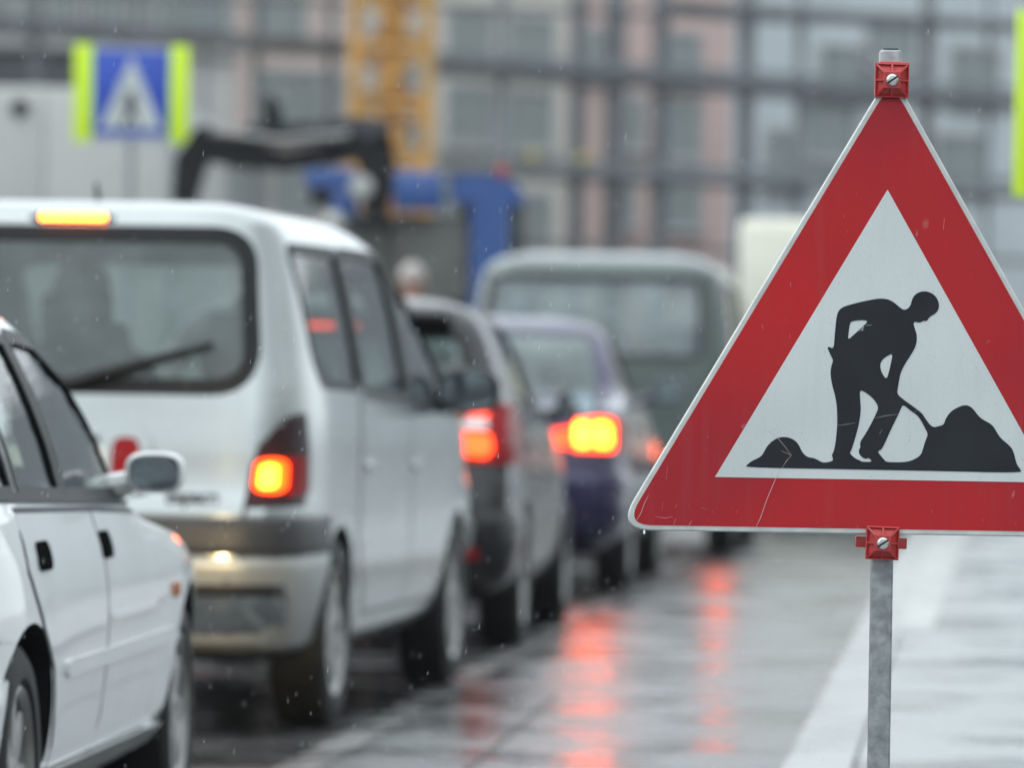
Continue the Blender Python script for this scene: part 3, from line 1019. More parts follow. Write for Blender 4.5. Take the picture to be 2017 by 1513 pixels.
    c.seat(0, .1, .45, 1.15, .46, False)
    c.dash(1.65, .76, .66, -.35)
    tag(c.root, 'white saloon car with its headlights on, nearest the camera at the left edge', 'car')
    c.place(-1.862, 12.03, 3.85)
    return c
make_white()

# ---------------------------------------------------------------- grey-silver hatchback behind the people carrier
def make_hatch():
    sh = Shell([(.22, -.6, 3.1, .72), (.28, -.7, 3.25, .79), (.42, -.78, 3.36, .835), (.6, -.79, 3.38, .85), (.72, -.76, 3.3, .85), (.82, -.70, 3.0, .845), (.92, -.66, 2.5, .84),
                (1.0, -.6, 2.05, .825), (1.1, -.5, 1.85, .79), (1.25, -.36, 1.55, .735), (1.36, -.24, 1.28, .685), (1.43, -.16, 1.05, .63), (1.48, -.08, .85, .55), (1.515, .1, .7, .42), (1.53, .3, .55, .25)], nr=22, nf=5)
    c = Car('hatchback_car', sh, GREYSIL)
    cav = Shell([(.45, -.5, 1.9, .76), (1.0, -.46, 1.9, .76), (1.1, -.38, 1.74, .73), (1.25, -.24, 1.44, .675), (1.4, -.04, 1.05, .59), (1.46, .15, .85, .5)], nr=6, nf=4.5)
    rear = rpoly([(-.70, 1.02), (.70, 1.02), (.58, 1.37), (-.58, 1.37)], [.06, .06, .1, .1])
    front = rpoly([(-.66, 1.05), (.66, 1.05), (.5, 1.4), (-.5, 1.4)], .08)
    s1 = rpoly([(-.12, 1.10), (.82, 1.03), (.74, 1.42), (.18, 1.41)], [.05, .03, .03, .1])
    s2 = rpoly([(.90, 1.03), (1.78, 1.0), (1.08, 1.37), (.82, 1.42)], [.03, .03, .1, .03])
    c.body(cav, (s1, s2), rear, front, ((0, .305), (2.6, .305)), .34, .35)
    c.patch('rear_window', inset(rear, -.012), c.m_rear(), -.006, GLASS_REAR, .004)
    c.ringstrip('window_frit', rear, -.02, .03, c.m_rear(), .003, TRIM)
    c.patch('windscreen', inset(front, -.01), c.m_front(), -.01, GLASS_SIDE, .004)
    m = MB()
    m.box((0, -.27, 1.425), (1.06, .22, .035), .015, Matrix.Rotation(R(-8), 4, 'X'))
    m.build('roof_spoiler', TRIM, c.root)
    for sg in (1, -1):
        for w in (s1, s2):
            c.patch('side_window', inset(w, -.01), c.m_side(sg), -.008, GLASS_SIDE, .004)
            c.ringstrip('window_seal', w, -.016, .02, c.m_side(sg), .003, TRIM)
        c.patch('window_pillar', [(.80, 1.03), (.92, 1.03), (.84, 1.42), (.72, 1.42)], c.m_side(sg), .002, TRIM, .003)
        c.door([(.30, .62), (.1, .85), (.1, 1.05), (.88, 1.0), (.92, .34), (.45, .34)], sg, (.22, .88), GREYSIL)
        c.door([(.94, .34), (.90, 1.0), (1.85, .97), (2.05, .34)], sg, (1.04, .86), GREYSIL)
        P = lambda x: sh.phi(x, .9)
        fl = (lambda q: q) if sg > 0 else (lambda q: [(-math.pi - p[0], p[1]) for p in q])
        cl = c.patch('tail_lamp', rpoly(fl([(P(.55), .82), (-R(38), .80), (-R(34), .97), (-R(37), 1.06), (P(.68), 1.07), (P(.60), .97)]), .01), c.m_phi(), .01, REDLENS, .02, step=.03, dome=.012)
        c.patch('brake_lamp', rpoly(fl([(P(.575), .85), (P(.725), .835), (P(.75), .87), (P(.74), .935), (P(.565), .945)]), .012), c.m_phi(), .03, BRAKE_DIM, .02, parent=cl, step=.02)
        c.patch('upper_lamp', rpoly(fl([(P(.655), 1.01), (P(.735), 1.005), (P(.75), 1.04), (P(.70), 1.065)]), .01), c.m_phi(), .03, BRAKE_DIM, .02, parent=cl, step=.02)
        c.patch('clear_lens', rpoly(fl([(P(.62), .955), (P(.735), .955), (P(.735), 1.0), (P(.64), 1.0)]), .01), c.m_phi(), .028, WHITELENS, .018, parent=cl, step=.02)
        c.patch('amber_lens', rpoly(fl([(P(.555), .955), (P(.61), .955), (P(.63), 1.0), (P(.60), 1.03), (P(.57), .99)]), .01), c.m_phi(), .028, ORANGELENS, .018, parent=cl, step=.02)
        hl = [(sh.phi(.4, .7, False), .62), (R(52), .62), (R(47), .75), (sh.phi(.4, .7, False), .72)]
        if sg < 0: hl = [(math.pi - p[0], p[1]) for p in hl]
        c.patch('headlight', hl, c.m_phi(), .006, WHITELENS, .015, step=.05)
        c.patch('reflector', rpoly([(sg * .66 - .05, .40), (sg * .66 + .05, .40), (sg * .66 + .05, .45), (sg * .66 - .05, .45)], .01), c.m_rear(), .04, REDLENS, .01, step=.02)
    c.band('rear_bumper', .26, .62, -R(180 - 36), -R(36), .03, GREYSIL)
    c.patch('number_plate', rpoly([(-.26, .66), (.26, .66), (.26, .77), (-.26, .77)], .01), c.m_rear(), .012, PLATE, .012)
    c.patch('high_brake_lamp', rpoly([(-.12, 1.385), (.12, 1.385), (.12, 1.405), (-.12, 1.405)], .004), c.m_rear(), .01, BRAKE, .01, step=.03)
    c.mirror((.955, 1.62, 1.06), (.20, .12, .14), 1, GREYSIL)
    c.mirror((-.955, 1.62, 1.06), (.20, .12, .14), -1, GREYSIL)
    wheels_for(c, (0, 2.6), .755, .305, .19, .20, 5)
    for x in (-.37, .37): c.seat(x, 1.0, .52, .46, .56)
    c.seat(0, .15, .52, 1.2, .5, False)
    c.dash(1.75, .86, .68)
    tag(c.root, 'charcoal hatchback with red and amber tail lamps, between the silver and the violet car', 'car')
    c.place(-.775, 25.0, 4.6)
    return c
make_hatch()

# ---------------------------------------------------------------- violet saloon
def make_violet():
    sh = Shell([(.22, -.7, 3.1, .74), (.28, -.82, 3.3, .80), (.42, -.93, 3.4, .845), (.6, -.95, 3.42, .86), (.8, -.93, 3.2, .86), (.92, -.90, 2.7, .85), (1.0, -.86, 2.25, .84),
                (1.05, -.6, 2.05, .825), (1.085, -.05, 1.92, .80), (1.15, .06, 1.78, .765), (1.28, .22, 1.5, .72), (1.4, .40, 1.22, .67), (1.47, .52, 1.02, .61), (1.51, .64, .92, .5), (1.535, .74, .84, .32)], nr=12, nf=5)
    c = Car('saloon_car', sh, VIOLET)
    cav = Shell([(.45, .2, 1.95, .77), (1.05, .15, 1.9, .76), (1.15, .2, 1.66, .71), (1.28, .34, 1.4, .66), (1.42, .56, 1.1, .58), (1.46, .65, 1.0, .5)], nr=6, nf=4.5)
    rear = rpoly([(-.66, 1.11), (.66, 1.11), (.575, 1.44), (-.575, 1.44)], [.05, .05, .08, .08])
    front = rpoly([(-.66, 1.1), (.66, 1.1), (.5, 1.44), (-.5, 1.44)], .08)
    s1 = rpoly([(.16, 1.12), (.95, 1.09), (.88, 1.44), (.55, 1.42)], [.05, .03, .03, .1])
    s2 = rpoly([(1.03, 1.09), (1.75, 1.06), (1.15, 1.40), (.96, 1.44)], [.03, .03, .1, .03])
    c.body(cav, (s1, s2), rear, front, ((0, .31), (2.62, .31)), .345, .4)
    c.patch('rear_window', inset(rear, -.012), c.m_rear(), -.006, GLASS_REAR, .004)
    c.patch('windscreen', inset(front, -.01), c.m_front(), -.01, GLASS_SIDE, .004)
    for sg in (1, -1):
        for w in (s1, s2):
            c.patch('side_window', inset(w, -.01), c.m_side(sg), -.008, GLASS_SIDE, .004)
            c.ringstrip('window_seal', w, -.016, .02, c.m_side(sg), .003, TRIM)
        c.door([(.35, .62), (.18, .85), (.2, 1.06), (.98, 1.04), (1.02, .34), (.45, .34)], sg, (.3, .9), VIOLET)
        c.door([(1.04, .34), (1.0, 1.04), (1.95, 1.0), (2.05, .34)], sg, (1.12, .88), VIOLET)
        P = lambda x: sh.phi(x, .9)
        fl = (lambda q: q) if sg > 0 else (lambda q: [(-math.pi - p[0], p[1]) for p in q])
        cl = c.patch('tail_lamp', rpoly(fl([(P(.46), .81), (-R(40), .79), (-R(37), .97), (P(.62), 1.0), (P(.58), .93), (P(.46), .91)]), .01), c.m_phi(), .008, REDLENS, .02, step=.03, dome=.01)
        c.patch('brake_lamp', rpoly(fl([(P(.585), .80), (P(.785), .795), (P(.795), .96), (P(.62), .985)]), .02), c.m_phi(), .028, BRAKE, .02, parent=cl, step=.02)
        for bx in (.64, .735): c.patch('bulb', rpoly(fl([(P(bx - .036), .82), (P(bx + .036), .82), (P(bx + .036), .945), (P(bx - .036), .945)]), .04), c.m_phi(), .030, BRAKE_HOT, .01, parent=cl, step=.02)
        c.patch('inner_tail_lamp', rpoly(fl([(P(.48), .825), (P(.595), .81), (P(.605), .92), (P(.48), .90)]), .012), c.m_phi(), .024, TAIL, .016, parent=cl, step=.02)
        hl = [(sh.phi(.4, .7, False), .62), (R(52), .62), (R(47), .75), (sh.phi(.4, .7, False), .72)]
        if sg < 0: hl = [(math.pi - p[0], p[1]) for p in hl]
        c.patch('headlight', hl, c.m_phi(), .006, WHITELENS, .015, step=.05)
    c.band('rear_bumper', .30, .69, -R(180 - 34), -R(34), .045, VIOLET, round_=.2)
    c.patch('number_plate', rpoly([(-.26, .72), (.26, .72), (.26, .83), (-.26, .83)], .01), c.m_rear(), .012, PLATE, .012)
    c.mirror((.96, 1.62, 1.12), (.20, .12, .14), 1, VIOLET)
    c.mirror((-.96, 1.62, 1.12), (.20, .12, .14), -1, VIOLET)
    wheels_for(c, (0, 2.62), .765, .31, .195, .20, 5)
    for x in (-.37, .37): c.seat(x, 1.05, .52, .46, .56)
    c.seat(0, .4, .52, 1.2, .5, False)
    c.dash(1.78, .88, .7)
    tag(c.root, 'violet saloon car with brake lights glowing yellow, in front of the grey green van', 'car')
    c.place(-.175, 31.87, 5.0)
    return c
make_violet()

# ---------------------------------------------------------------- grey-green passenger van
def make_van():
    sh = Shell([(.26, -.75, 3.4, .84), (.34, -.86, 3.6, .90), (.5, -.92, 3.72, .915), (.75, -.92, 3.72, .92), (1.0, -.915, 3.5, .92), (1.12, -.91, 3.1, .915), (1.3, -.90, 2.75, .905), (1.6, -.87, 2.4, .88),
                (1.82, -.84, 2.1, .85), (1.92, -.82, 1.9, .82), (1.98, -.77, 1.7, .765), (2.03, -.65, 1.4, .66), (2.06, -.4, 1.0, .5), (2.07, 0, .7, .35)], nr=12, nf=5)
    c = Car('passenger_van', sh, GREEN)
    cav = Shell([(.5, -.8, 2.9, .83), (1.2, -.8, 2.8, .83), (1.6, -.77, 2.3, .80), (1.85, -.7, 1.95, .76), (1.96, -.55, 1.6, .68)], nr=9, nf=5)
    rear = rpoly([(-.78, 1.35), (.70, 1.35), (.68, 1.88), (-.74, 1.88)], .06)
    front = rpoly([(-.72, 1.3), (.72, 1.3), (.66, 1.85), (-.66, 1.85)], .08)
    s1 = rpoly([(-.66, 1.35), (.42, 1.35), (.42, 1.84), (-.62, 1.84)], .06)
    s2 = rpoly([(.54, 1.35), (1.42, 1.35), (1.42, 1.84), (.54, 1.84)], .06)
    s3 = rpoly([(1.54, 1.35), (2.4, 1.32), (1.95, 1.82), (1.54, 1.84)], .06)
    c.body(cav, (s1, s2, s3), rear, front, ((0, .33), (2.92, .33)), .37, .3)
    c.patch('rear_window', inset(rear, -.012), c.m_rear(), -.006, GLASS_VAN, .004)
    c.ringstrip('window_frit', rear, -.02, .015, c.m_rear(), .004, TRIM)
    c.patch('windscreen', inset(front, -.01), c.m_front(), -.01, GLASS_SIDE, .004)
    for sg in (1, -1):
        for w in (s1, s2, s3):
            c.patch('side_window', inset(w, -.01), c.m_side(sg), -.008, GLASS_DARK, .004)
            c.ringstrip('window_seal', w, -.02, .02, c.m_side(sg), .003, TRIM)
        P = lambda x: sh.phi(x, .8)
        fl = (lambda q: q) if sg > 0 else (lambda q: [(-math.pi - p[0], p[1]) for p in q])
        cl = c.patch('tail_lamp', rpoly(fl([(P(.74), .62), (P(.9), .62), (P(.9), 1.0), (P(.74), 1.0)]), .02), c.m_phi(), .01, REDLENS, .02, step=.04)
        c.patch('brake_lamp', rpoly(fl([(P(.75), .66), (P(.885), .66), (P(.885), .82), (P(.75), .82)]), .02), c.m_phi(), .02, BRAKE, .02, parent=cl, step=.03)
        c.patch('bulb', rpoly(fl([(P(.79), .69), (P(.85), .69), (P(.85), .79), (P(.79), .79)]), .02), c.m_phi(), .024, BRAKE_HOT, .01, parent=cl, step=.03)
        c.door([(1.52, .5), (1.5, 1.3), (2.5, 1.27), (2.45, .5)], sg, (1.64, 1.0), BLACK)
        hl = [(sh.phi(.4, .8, False), .72), (R(52), .72), (R(47), .9), (sh.phi(.4, .8, False), .9)]
        if sg < 0: hl = [(math.pi - p[0], p[1]) for p in hl]
        c.patch('headlight', hl, c.m_phi(), .006, WHITELENS, .015, step=.05)
    c.band('rear_bumper', .34, .56, -R(180 - 40), -R(40), .05, BUMPER)
    c.patch('number_plate', rpoly([(-.26, .92), (.26, .92), (.26, 1.03), (-.26, 1.03)], .01), c.m_rear(), .012, PLATE, .012)
    c.mirror((1.06, 2.25, 1.25), (.2, .12, .26), 1, BLACK)
    c.mirror((-1.06, 2.25, 1.25), (.2, .12, .26), -1, BLACK)
    wheels_for(c, (0, 2.92), .81, .33, .2, .205, 5)
    for x in (-.45, .45): c.seat(x, 1.75, .75)
    c.seat(0, .3, .75, 1.4, .58, False)
    c.dash(2.5, 1.12, .74, -.42)
    tag(c.root, 'grey green passenger van with a wide rear window, ahead of the violet saloon', 'van')
    c.place(.66, 39.5, 5.0)
    return c
make_van()

# ---------------------------------------------------------------- cream box van farther along the queue
def make_box_van():
    r = empty('delivery_van')
    m = MB(); m.box((0, 1.7, 1.55), (1.86, 3.6, 2.05), .06); m.build('load_box', CREAM, r)
    m = MB()
    sh = Shell([(.3, 3.0, 5.2, .9), (.5, 3.0, 5.3, .93), (.95, 3.0, 5.25, .93), (1.15, 3.0, 4.7, .92), (1.7, 3.0, 4.25, .85), (1.95, 3.0, 4.0, .78), (2.02, 3.1, 3.8, .6)], nr=12, nf=5)
    o = sh.solid('cab', [CREAM], nz=20, nphi=60); o.parent = r
    for sg in (1, -1):
        g = MB(); g.grid([[(sg * (sh.side_x(y, z) + .006), y, z) for z in (1.2, 1.45, 1.7)] for y in (3.6, 3.9, 4.2)]); g.build('side_window', GLASS_DARK, o)
        m = MB(); m.box((sg * .46, -.112, 1.55), (.88, .02, 1.9), .008); d = m.build('rear_door', CREAM, r)
        m = MB(); m.box((sg * .06, -.14, 1.25), (.03, .04, .5), .01); m.build('handle', BLACK, d)
        m = MB(); m.box((sg * .88, -.13, .62), (.14, .04, .22), .01); m.build('tail_lamp', REDLENS, r)
        for y in (.7, 4.4):
            w = empty('wheel', (sg * .82, y, .34)); w.parent = r
            t = MB(); t.lathe([(-.09, .2), (-.1, .3), (-.07, .34), (.07, .34), (.1, .3), (.09, .2)], closed=True); t.build('tyre', RUBBER, w)
            t = MB(); t.lathe([(-.06, .002), (-.06, .2), (.06, .2), (.06, .002)]); t.build('rim', ALLOY, w)
    m = MB(); m.box((0, -.05, .48), (1.9, .14, .14), .03); m.box((0, 2.0, .45), (.8, 4.4, .12), .02); m.build('chassis', BLACK, r)
    tag(r, 'cream box van in the queue beyond the grey green van, half behind the roadworks sign', 'van')
    r.location = (2.82, 47.8, 0)
    r.rotation_euler.z = -R(6)
make_box_van()
# ---------------------------------------------------------------- roadworks sign in the foreground
SIGN_D = 9.75
SS = F / SIGN_D
def sheeting(name, col, dark_tone, rough):
    m = bpy.data.materials.new(name)
    n, l, p = nodes_of(m)
    tc = n.new('ShaderNodeTexCoord')
    def noise(scale, detail, sc=(1, 1, 1)):
        mp = n.new('ShaderNodeMapping'); mp.inputs['Scale'].default_value = sc
        l.new(tc.outputs['Object'], mp.inputs['Vector'])
        t = n.new('ShaderNodeTexNoise'); t.inputs['Scale'].default_value = scale; t.inputs['Detail'].default_value = detail
        l.new(mp.outputs[0], t.inputs['Vector'])
        return t
    def ramp(t, a, b, c, d):
        q = n.new('ShaderNodeMapRange')
        for k, v in (('From Min', a), ('From Max', b), ('To Min', c), ('To Max', d)): q.inputs[k].default_value = v
        l.new(t.outputs['Fac'], q.inputs['Value'])
        return q
    def mix(fac, a, b, mode='MIX'):
        q = n.new('ShaderNodeMix'); q.data_type = 'RGBA'; q.blend_type = mode
        l.new(fac.outputs[0], q.inputs['Factor'])
        for k, v in ((6, a), (7, b)):
            if isinstance(v, tuple): q.inputs[k].default_value = (*v, 1)
            else: l.new(v.outputs[2], q.inputs[k])
        return q
    patch = mix(ramp(noise(2.1, 2), .40, .62, 0, .85), col, dark_tone)                    # large darker areas: uneven film reflection painted in on red, dirt on white
    runs = mix(ramp(noise(6, 6, (6, 6, .55)), .52, .78, 0, .08), patch, (.23, .22, .20))   # dirt carried down by rain
    specks = mix(ramp(noise(170, 2), .70, .76, 0, .30), runs, (.16, .15, .14))         # fly specks and grit
    film = mix(ramp(noise(420, 1), .35, .65, 0, .05), specks, (.02, .02, .02))          # grain of the reflective film
    l.new(film.outputs[2], p.inputs['Base Color'])
    p.inputs['Roughness'].default_value = rough
    p.inputs['Specular IOR Level'].default_value = .3
    return m
RED = sheeting('sign_red', (0.50, 0.014, 0.017), (0.34, 0.014, 0.024), .4)
SWHITE = sheeting('sign_white', (0.67, 0.72, 0.71), (0.56, 0.60, 0.59), .4)
SBLACK = pmat('sign_black', (0.014, 0.016, 0.02), 0.4, spec=.3, vary=0.25, vscale=12)
ALU = pmat('sign_edge', (0.55, 0.57, 0.55), 0.45, metal=0.3, vary=0.15, vscale=25)
GALV = pmat('galvanised_steel', (0.30, 0.32, 0.33), 0.45, metal=0.5, vary=0.3, vscale=55, detail=6)
CLAMP = pmat('red_plastic', (0.45, 0.04, 0.04), 0.4, vary=0.1, vscale=30)
STEEL = pmat('zinc_screw', (0.6, 0.62, 0.6), 0.25, metal=0.9)
SCRM = pmat('scratch', (0.62, 0.42, 0.42), 0.5)
SCRW = pmat('scratch_grey', (0.5, 0.5, 0.48), 0.5)

def S(px, py):
    """photo pixel on the sign -> sign plane (x, z)"""
    p = at(px, py, SIGN_D)
    return (p.x, p.z)

def curve_plate(name, loops, y, th, mat, parent):
    """flat plate with holes: the outer loop first, then its holes; front face at y"""
    cu = bpy.data.curves.new(name, 'CURVE')
    cu.dimensions = '2D'; cu.fill_mode = 'BOTH'; cu.extrude = th / 2
    for lp in loops:
        sp = cu.splines.new('POLY')
        sp.points.add(len(lp) - 1)
        for i, (x, z) in enumerate(lp): sp.points[i].co = (x, z, 0, 1)
        sp.use_cyclic_u = True
    t = bpy.data.objects.new('tmp', cu); COL.objects.link(t)
    dg = bpy.context.evaluated_depsgraph_get()
    me = bpy.data.meshes.new_from_object(t.evaluated_get(dg))
    bpy.data.objects.remove(t)
    me.transform(Matrix(((1, 0, 0, 0), (0, 0, -1, 0), (0, 1, 0, 0), (0, 0, 0, 1))))
    for v in me.vertices: v.co.y += y + th / 2
    me.name = name
    me.materials.clear()
    return link(name, me, parent, [mat])

def smooth_loop(pts, k=2):
    for _ in range(k):
        q = []
        n = len(pts)
        for i in range(n):
            a, b = pts[i], pts[(i + 1) % n]
            q.append((a[0] * .75 + b[0] * .25, a[1] * .75 + b[1] * .25))
            q.append((a[0] * .25 + b[0] * .75, a[1] * .25 + b[1] * .75))
        pts = q
    return pts

sg_root = empty('roadworks_sign', (S(1745, 1050)[0], SIGN_D, 0))
SX = sg_root.location.x
def L(px, py):
    x, z = S(px, py)
    return (x - SX, z)
A, B0 = L(1755.5, 136), L(1214, 1044.5)
side = .5 * ((A[0] - B0[0]) + 0) * 2 / 1.0
cx = A[0]
zb = B0[1]
half = cx - B0[0]
half = (half + (A[1] - zb) / math.sqrt(3)) / 2
tri = [(cx - half, zb), (cx + half, zb), (cx, zb + half * math.sqrt(3))]
rim = rpoly(tri, .036, 10)
pan = MB()
rows = []
for y, d in ((.022, .006), (.006, 0.0), (.001, .0008), (0, .0025), (0, .0105)):
    rows.append([(p[0], y, p[1]) for p in inset(rim, d)])
vv = pan.grid(rows, close_v=True)
pan.cap(vv[-1]); pan.cap(vv[0][::-1])
panel = pan.build('panel', ALU, sg_root, smooth=30)
curve_plate('red_border', [rpoly(inset(tri, .0092), .027, 10)], -.0006, .0008, RED, panel)
w0, w1 = L(1414, 940), L(1751, 368)
hw = w1[0] - w0[0]
zi = w0[1]
hw = (hw + (w1[1] - zi) / math.sqrt(3)) / 2
curve_plate('white_field', [[(cx - hw - .003, zi), (cx + hw - .003, zi), (cx - .003, zi + hw * math.sqrt(3))]], -.0014, .0006, SWHITE, panel)

Z = lambda q: [L(1420 + x / 3.362, 540 + y / 3.362) for x, y in q]
worker = [(703,483),(722,482),(735,492),(748,480),(752,420),(760,330),(768,270),(780,240),(805,218),(850,203),(920,185),(1000,168),(1050,161),(1090,163),(1120,172),(1150,190),(1185,220),(1205,235),(1225,235),(1245,222),(1258,200),(1265,165),(1285,135),(1310,120),(1340,113),(1370,115),(1400,128),(1425,150),(1440,180),(1445,210),(1438,240),(1420,260),(1395,275),(1380,285),(1370,300),(1362,312),(1340,308),(1328,318),(1310,322),(1290,315),(1278,318),(1275,335),(1285,365),(1296,400),(1297,440),(1288,480),(1270,515),(1248,550),(1222,590),(1200,630),(1187,665),(1180,700),(1172,750),(1165,795),(1215,836),(1330,918),(1352,955),(1385,1000),(1410,1015),(1440,1008),(1475,998),(1485,965),(1505,930),(1535,900),(1570,882),(1600,870),(1625,868),(1650,876),(1670,893),(1690,920),(1715,950),(1745,970),(1780,988),(1805,1010),(1825,1045),(1850,1085),(1890,1118),(1920,1145),(1938,1180),(1950,1230),(1962,1268),(1985,1295),(1988,1318),(1400,1304),(700,1291),(160,1281),(175,1262),(200,1240),(240,1222),(268,1205),(285,1180),(305,1140),(340,1105),(380,1083),(420,1078),(460,1085),(495,1105),(518,1135),(530,1165),(550,1195),(580,1215),(610,1217),(640,1230),(670,1248),(700,1248),(740,1238),(742,1222),(733,1200),(745,1180),(757,1130),(765,1060),(770,1000),(770,930),(766,860),(755,800),(740,750),(728,690),(725,640),(733,600),(744,572),(730,545),(715,510)]
h1 = [(865,308),(985,303),(930,355),(870,410),(840,435),(845,390),(852,335)]
h2 = [(1138,525),(1125,590),(1112,650),(1097,697),(1070,665),(1055,625),(1055,590),(1075,560),(1105,540)]
h3 = [(918,765),(960,785),(1010,825),(1045,880),(1025,930),(985,1010),(950,1070),(925,1105),(920,1130),(925,1145),(912,1165),(915,1190),(935,1215),(960,1225),(978,1218),(990,1228),(1000,1245),(930,1243),(922,1235),(890,1222),(865,1200),(852,1185),(865,1165),(885,1100),(905,1030),(918,970),(927,900),(922,830)]
h4 = [(1205,862),(1255,905),(1300,935),(1325,970),(1350,1020),(1372,1060),(1355,1100),(1340,1150),(1325,1198),(1290,1222),(1250,1240),(1200,1247),(1100,1246),(1085,1235),(1060,1205),(1040,1180),(1045,1170),(1065,1162),(1090,1110),(1130,1020),(1165,950),(1190,895)]
curve_plate('pictogram', [smooth_loop(Z(q), 2) for q in (worker, h1, h2, h3, h4)], -.0020, .0006, SBLACK, panel)

# scratches and chips in the sheeting, each a hair-thin raised streak
def streaks(name, lines, mat, y=-.0024):
    mb = MB()
    for pts, w in lines:
        P = [Vector((L(*p)[0], 0, L(*p)[1])) for p in pts]
        rows = []
        for i, p in enumerate(P):
            t = (P[min(i + 1, len(P) - 1)] - P[max(0, i - 1)]).normalized()
            nn = Vector((-t.z, 0, t.x)) * w * (.35 if i in (0, len(P) - 1) else 1.0)
            rows.append([p + nn + Vector((0, y, 0)), p - nn + Vector((0, y, 0))])
        mb.grid(rows)
    return mb.build(name, mat, panel, smooth=0)
sl = [([(1538, 888), (1559, 897), (1550, 907), (1540, 922)], .0004), ([(1540, 922), (1527, 945), (1510, 985), (1498, 1020), (1487, 1043)], .0005),
      ([(1252, 1028), (1262, 1012), (1270, 990), (1278, 975)], .0004), ([(1353, 1043), (1362, 1026)], .0007), ([(1325, 1038), (1331, 1022)], .0005), ([(1312, 945), (1315, 918)], .0003),
      ([(1860, 430), (1858, 452)], .0007), ([(1556, 555), (1558, 565)], .0006), ([(1500, 640), (1504, 648)], .0007), ([(1556, 658), (1556, 666)], .0005), ([(1943, 675), (1950, 670)], .0007),
      ([(1380, 1000), (1394, 1003)], .0003), ([(1290, 1018), (1310, 1021), (1325, 1018)], .0003), ([(1303, 1005), (1306, 990)], .0003)]
for _ in range(26):
    k = random.random()
    px = random.uniform(1270, 2010); py = random.uniform(965, 1045)
    if random.random() < .45:
        t = random.random(); px = 1755 - 470 * t + random.uniform(0, 70) + 20; py = 210 + 790 * t
    a = random.uniform(-.6, .6); ln = random.uniform(2, 9)
    sl.append(([(px, py), (px + ln * math.sin(a), py - ln * math.cos(a))], random.uniform(.0002, .00045)))
streaks('scratch', sl, SCRM)
streaks('scratch', [([(1650, 838), (1668, 836), (1684, 833)], .0003), ([(1722, 824), (1745, 819), (1768, 816)], .0003), ([(1800, 812), (1806, 808)], .0004), ([(1696, 648), (1701, 643), (1697, 652), (1702, 650)], .0009), ([(1692, 652), (1698, 646)], .0010), ([(1704, 641), (1717, 640)], .0006),
                     ([(1732, 855), (1738, 846)], .0005), ([(1502, 843), (1520, 851), (1531, 862), (1546, 880), (1559, 897)], .0003)], SCRW, -.0028)

# square tube pole
px0, pz = L(1735, 1480)
ptop = L(1757.5, 95)[1]
m = MB()
m.box((cx + .001, .047, (ptop + .03) / 2), (.0375, .0375, ptop - .03), .005, seg=3)
pole = m.build('pole', GALV, sg_root)
m = MB()
m.box((cx + .001, .047, ptop + .0012), (.026, .026, .002))
m.build('pole_cap', BLACK, pole)
m = MB()
m.box((cx, .06, .135), (.74, .36, .094), .03)
m.box((cx, .06, .20), (.16, .16, .05), .015)
m.build('rubber_foot', RUBBER, sg_root)

def clamp(px, py, w, bar, rot):
    c = L(px, py)
    e = MB()
    h = w / 2
    # hollow pyramid: outer frame, sunken faces, ribs to the raised centre plate
    def sq(hh, y): return [(sx * hh, y, sz * hh) for sx, sz in ((-1, -1), (1, -1), (1, 1), (-1, 1))]
    e.grid([sq(h * .97, .018), sq(h, .004), sq(h, -.004), sq(h * .93, -.005), sq(h * .93, .0), sq(h * .5, -.008), sq(h * .5, -.0145), sq(h * .46, -.0155)], close_v=True)
    v = [e.bm.verts.new(p) for p in sq(h * .46, -.0155)]
    e.cap(v)
    v = [e.bm.verts.new(p) for p in sq(h * .97, .018)]
    e.cap(v[::-1])
    for k in range(8):
        a = k * math.pi / 4
        r = h * (1.27 if k % 2 else .93)
        r2 = h * (.66 if k % 2 else .47)
        p0 = Vector((r * math.cos(a), -.0050, r * math.sin(a)))
        p1 = Vector((r2 * math.cos(a), -.0152, r2 * math.sin(a)))
        t = Vector((-math.sin(a), 0, math.cos(a))) * .0016
        q = [p0 + t, p1 + t, p1 - t, p0 - t]
        e.poly(q, (0, 1, 0), .012)
    o = e.build('clamp', CLAMP, sg_root, smooth=20)
    o.location = (c[0], -.0062 if not bar else -.0062, c[1])
    o.rotation_euler = (0, rot, 0)
    if bar:
        b = MB(); b.box((0, .036, .0), (.088, .022, .019), .002); b.box((0, .036, .0), (.05, .05, .05), .003)
        b.build('clamp_bar', CLAMP, o)
    else:
        b = MB(); b.box((0.004, .036, .002), (.052, .05, .062), .003)
        b.build('clamp_bar', CLAMP, o)
    s = MB()
    s.lathe([(-.0215, .0004), (-.0212, .007), (-.0195, .0098), (-.0175, .0108), (-.0155, .0112), (-.0150, .0112)], axis='Y', seg=28)
    so = s.build('screw', STEEL, o, smooth=25)
    g = MB(); g.box((0, -.0213, 0), (.021, .0012, .0032), 0, Matrix.Rotation(-R(35), 4, 'Y')); g.build('screw_slot', TRIM, so, smooth=0)
    return o
clamp(1756, 158, .0585, False, R(0.6))
clamp(1737.5, 1070, .0570, True, R(1.6))
# a drop hanging from the lower left corner
m = MB()
m.lathe([(-.0035, .0004), (-.0025, .0016), (0, .0022), (.003, .0012), (.0045, .0003)], (*[L(1269, 1049)[0]], .001, L(1269, 1049)[1]), 'Z', 12)
m.build('water_drop', pmat('water', (.9, .95, .95), .02, coat=1.0), panel)
tag(sg_root, 'red bordered triangular roadworks sign with a digging worker, on a square grey post', 'road sign')

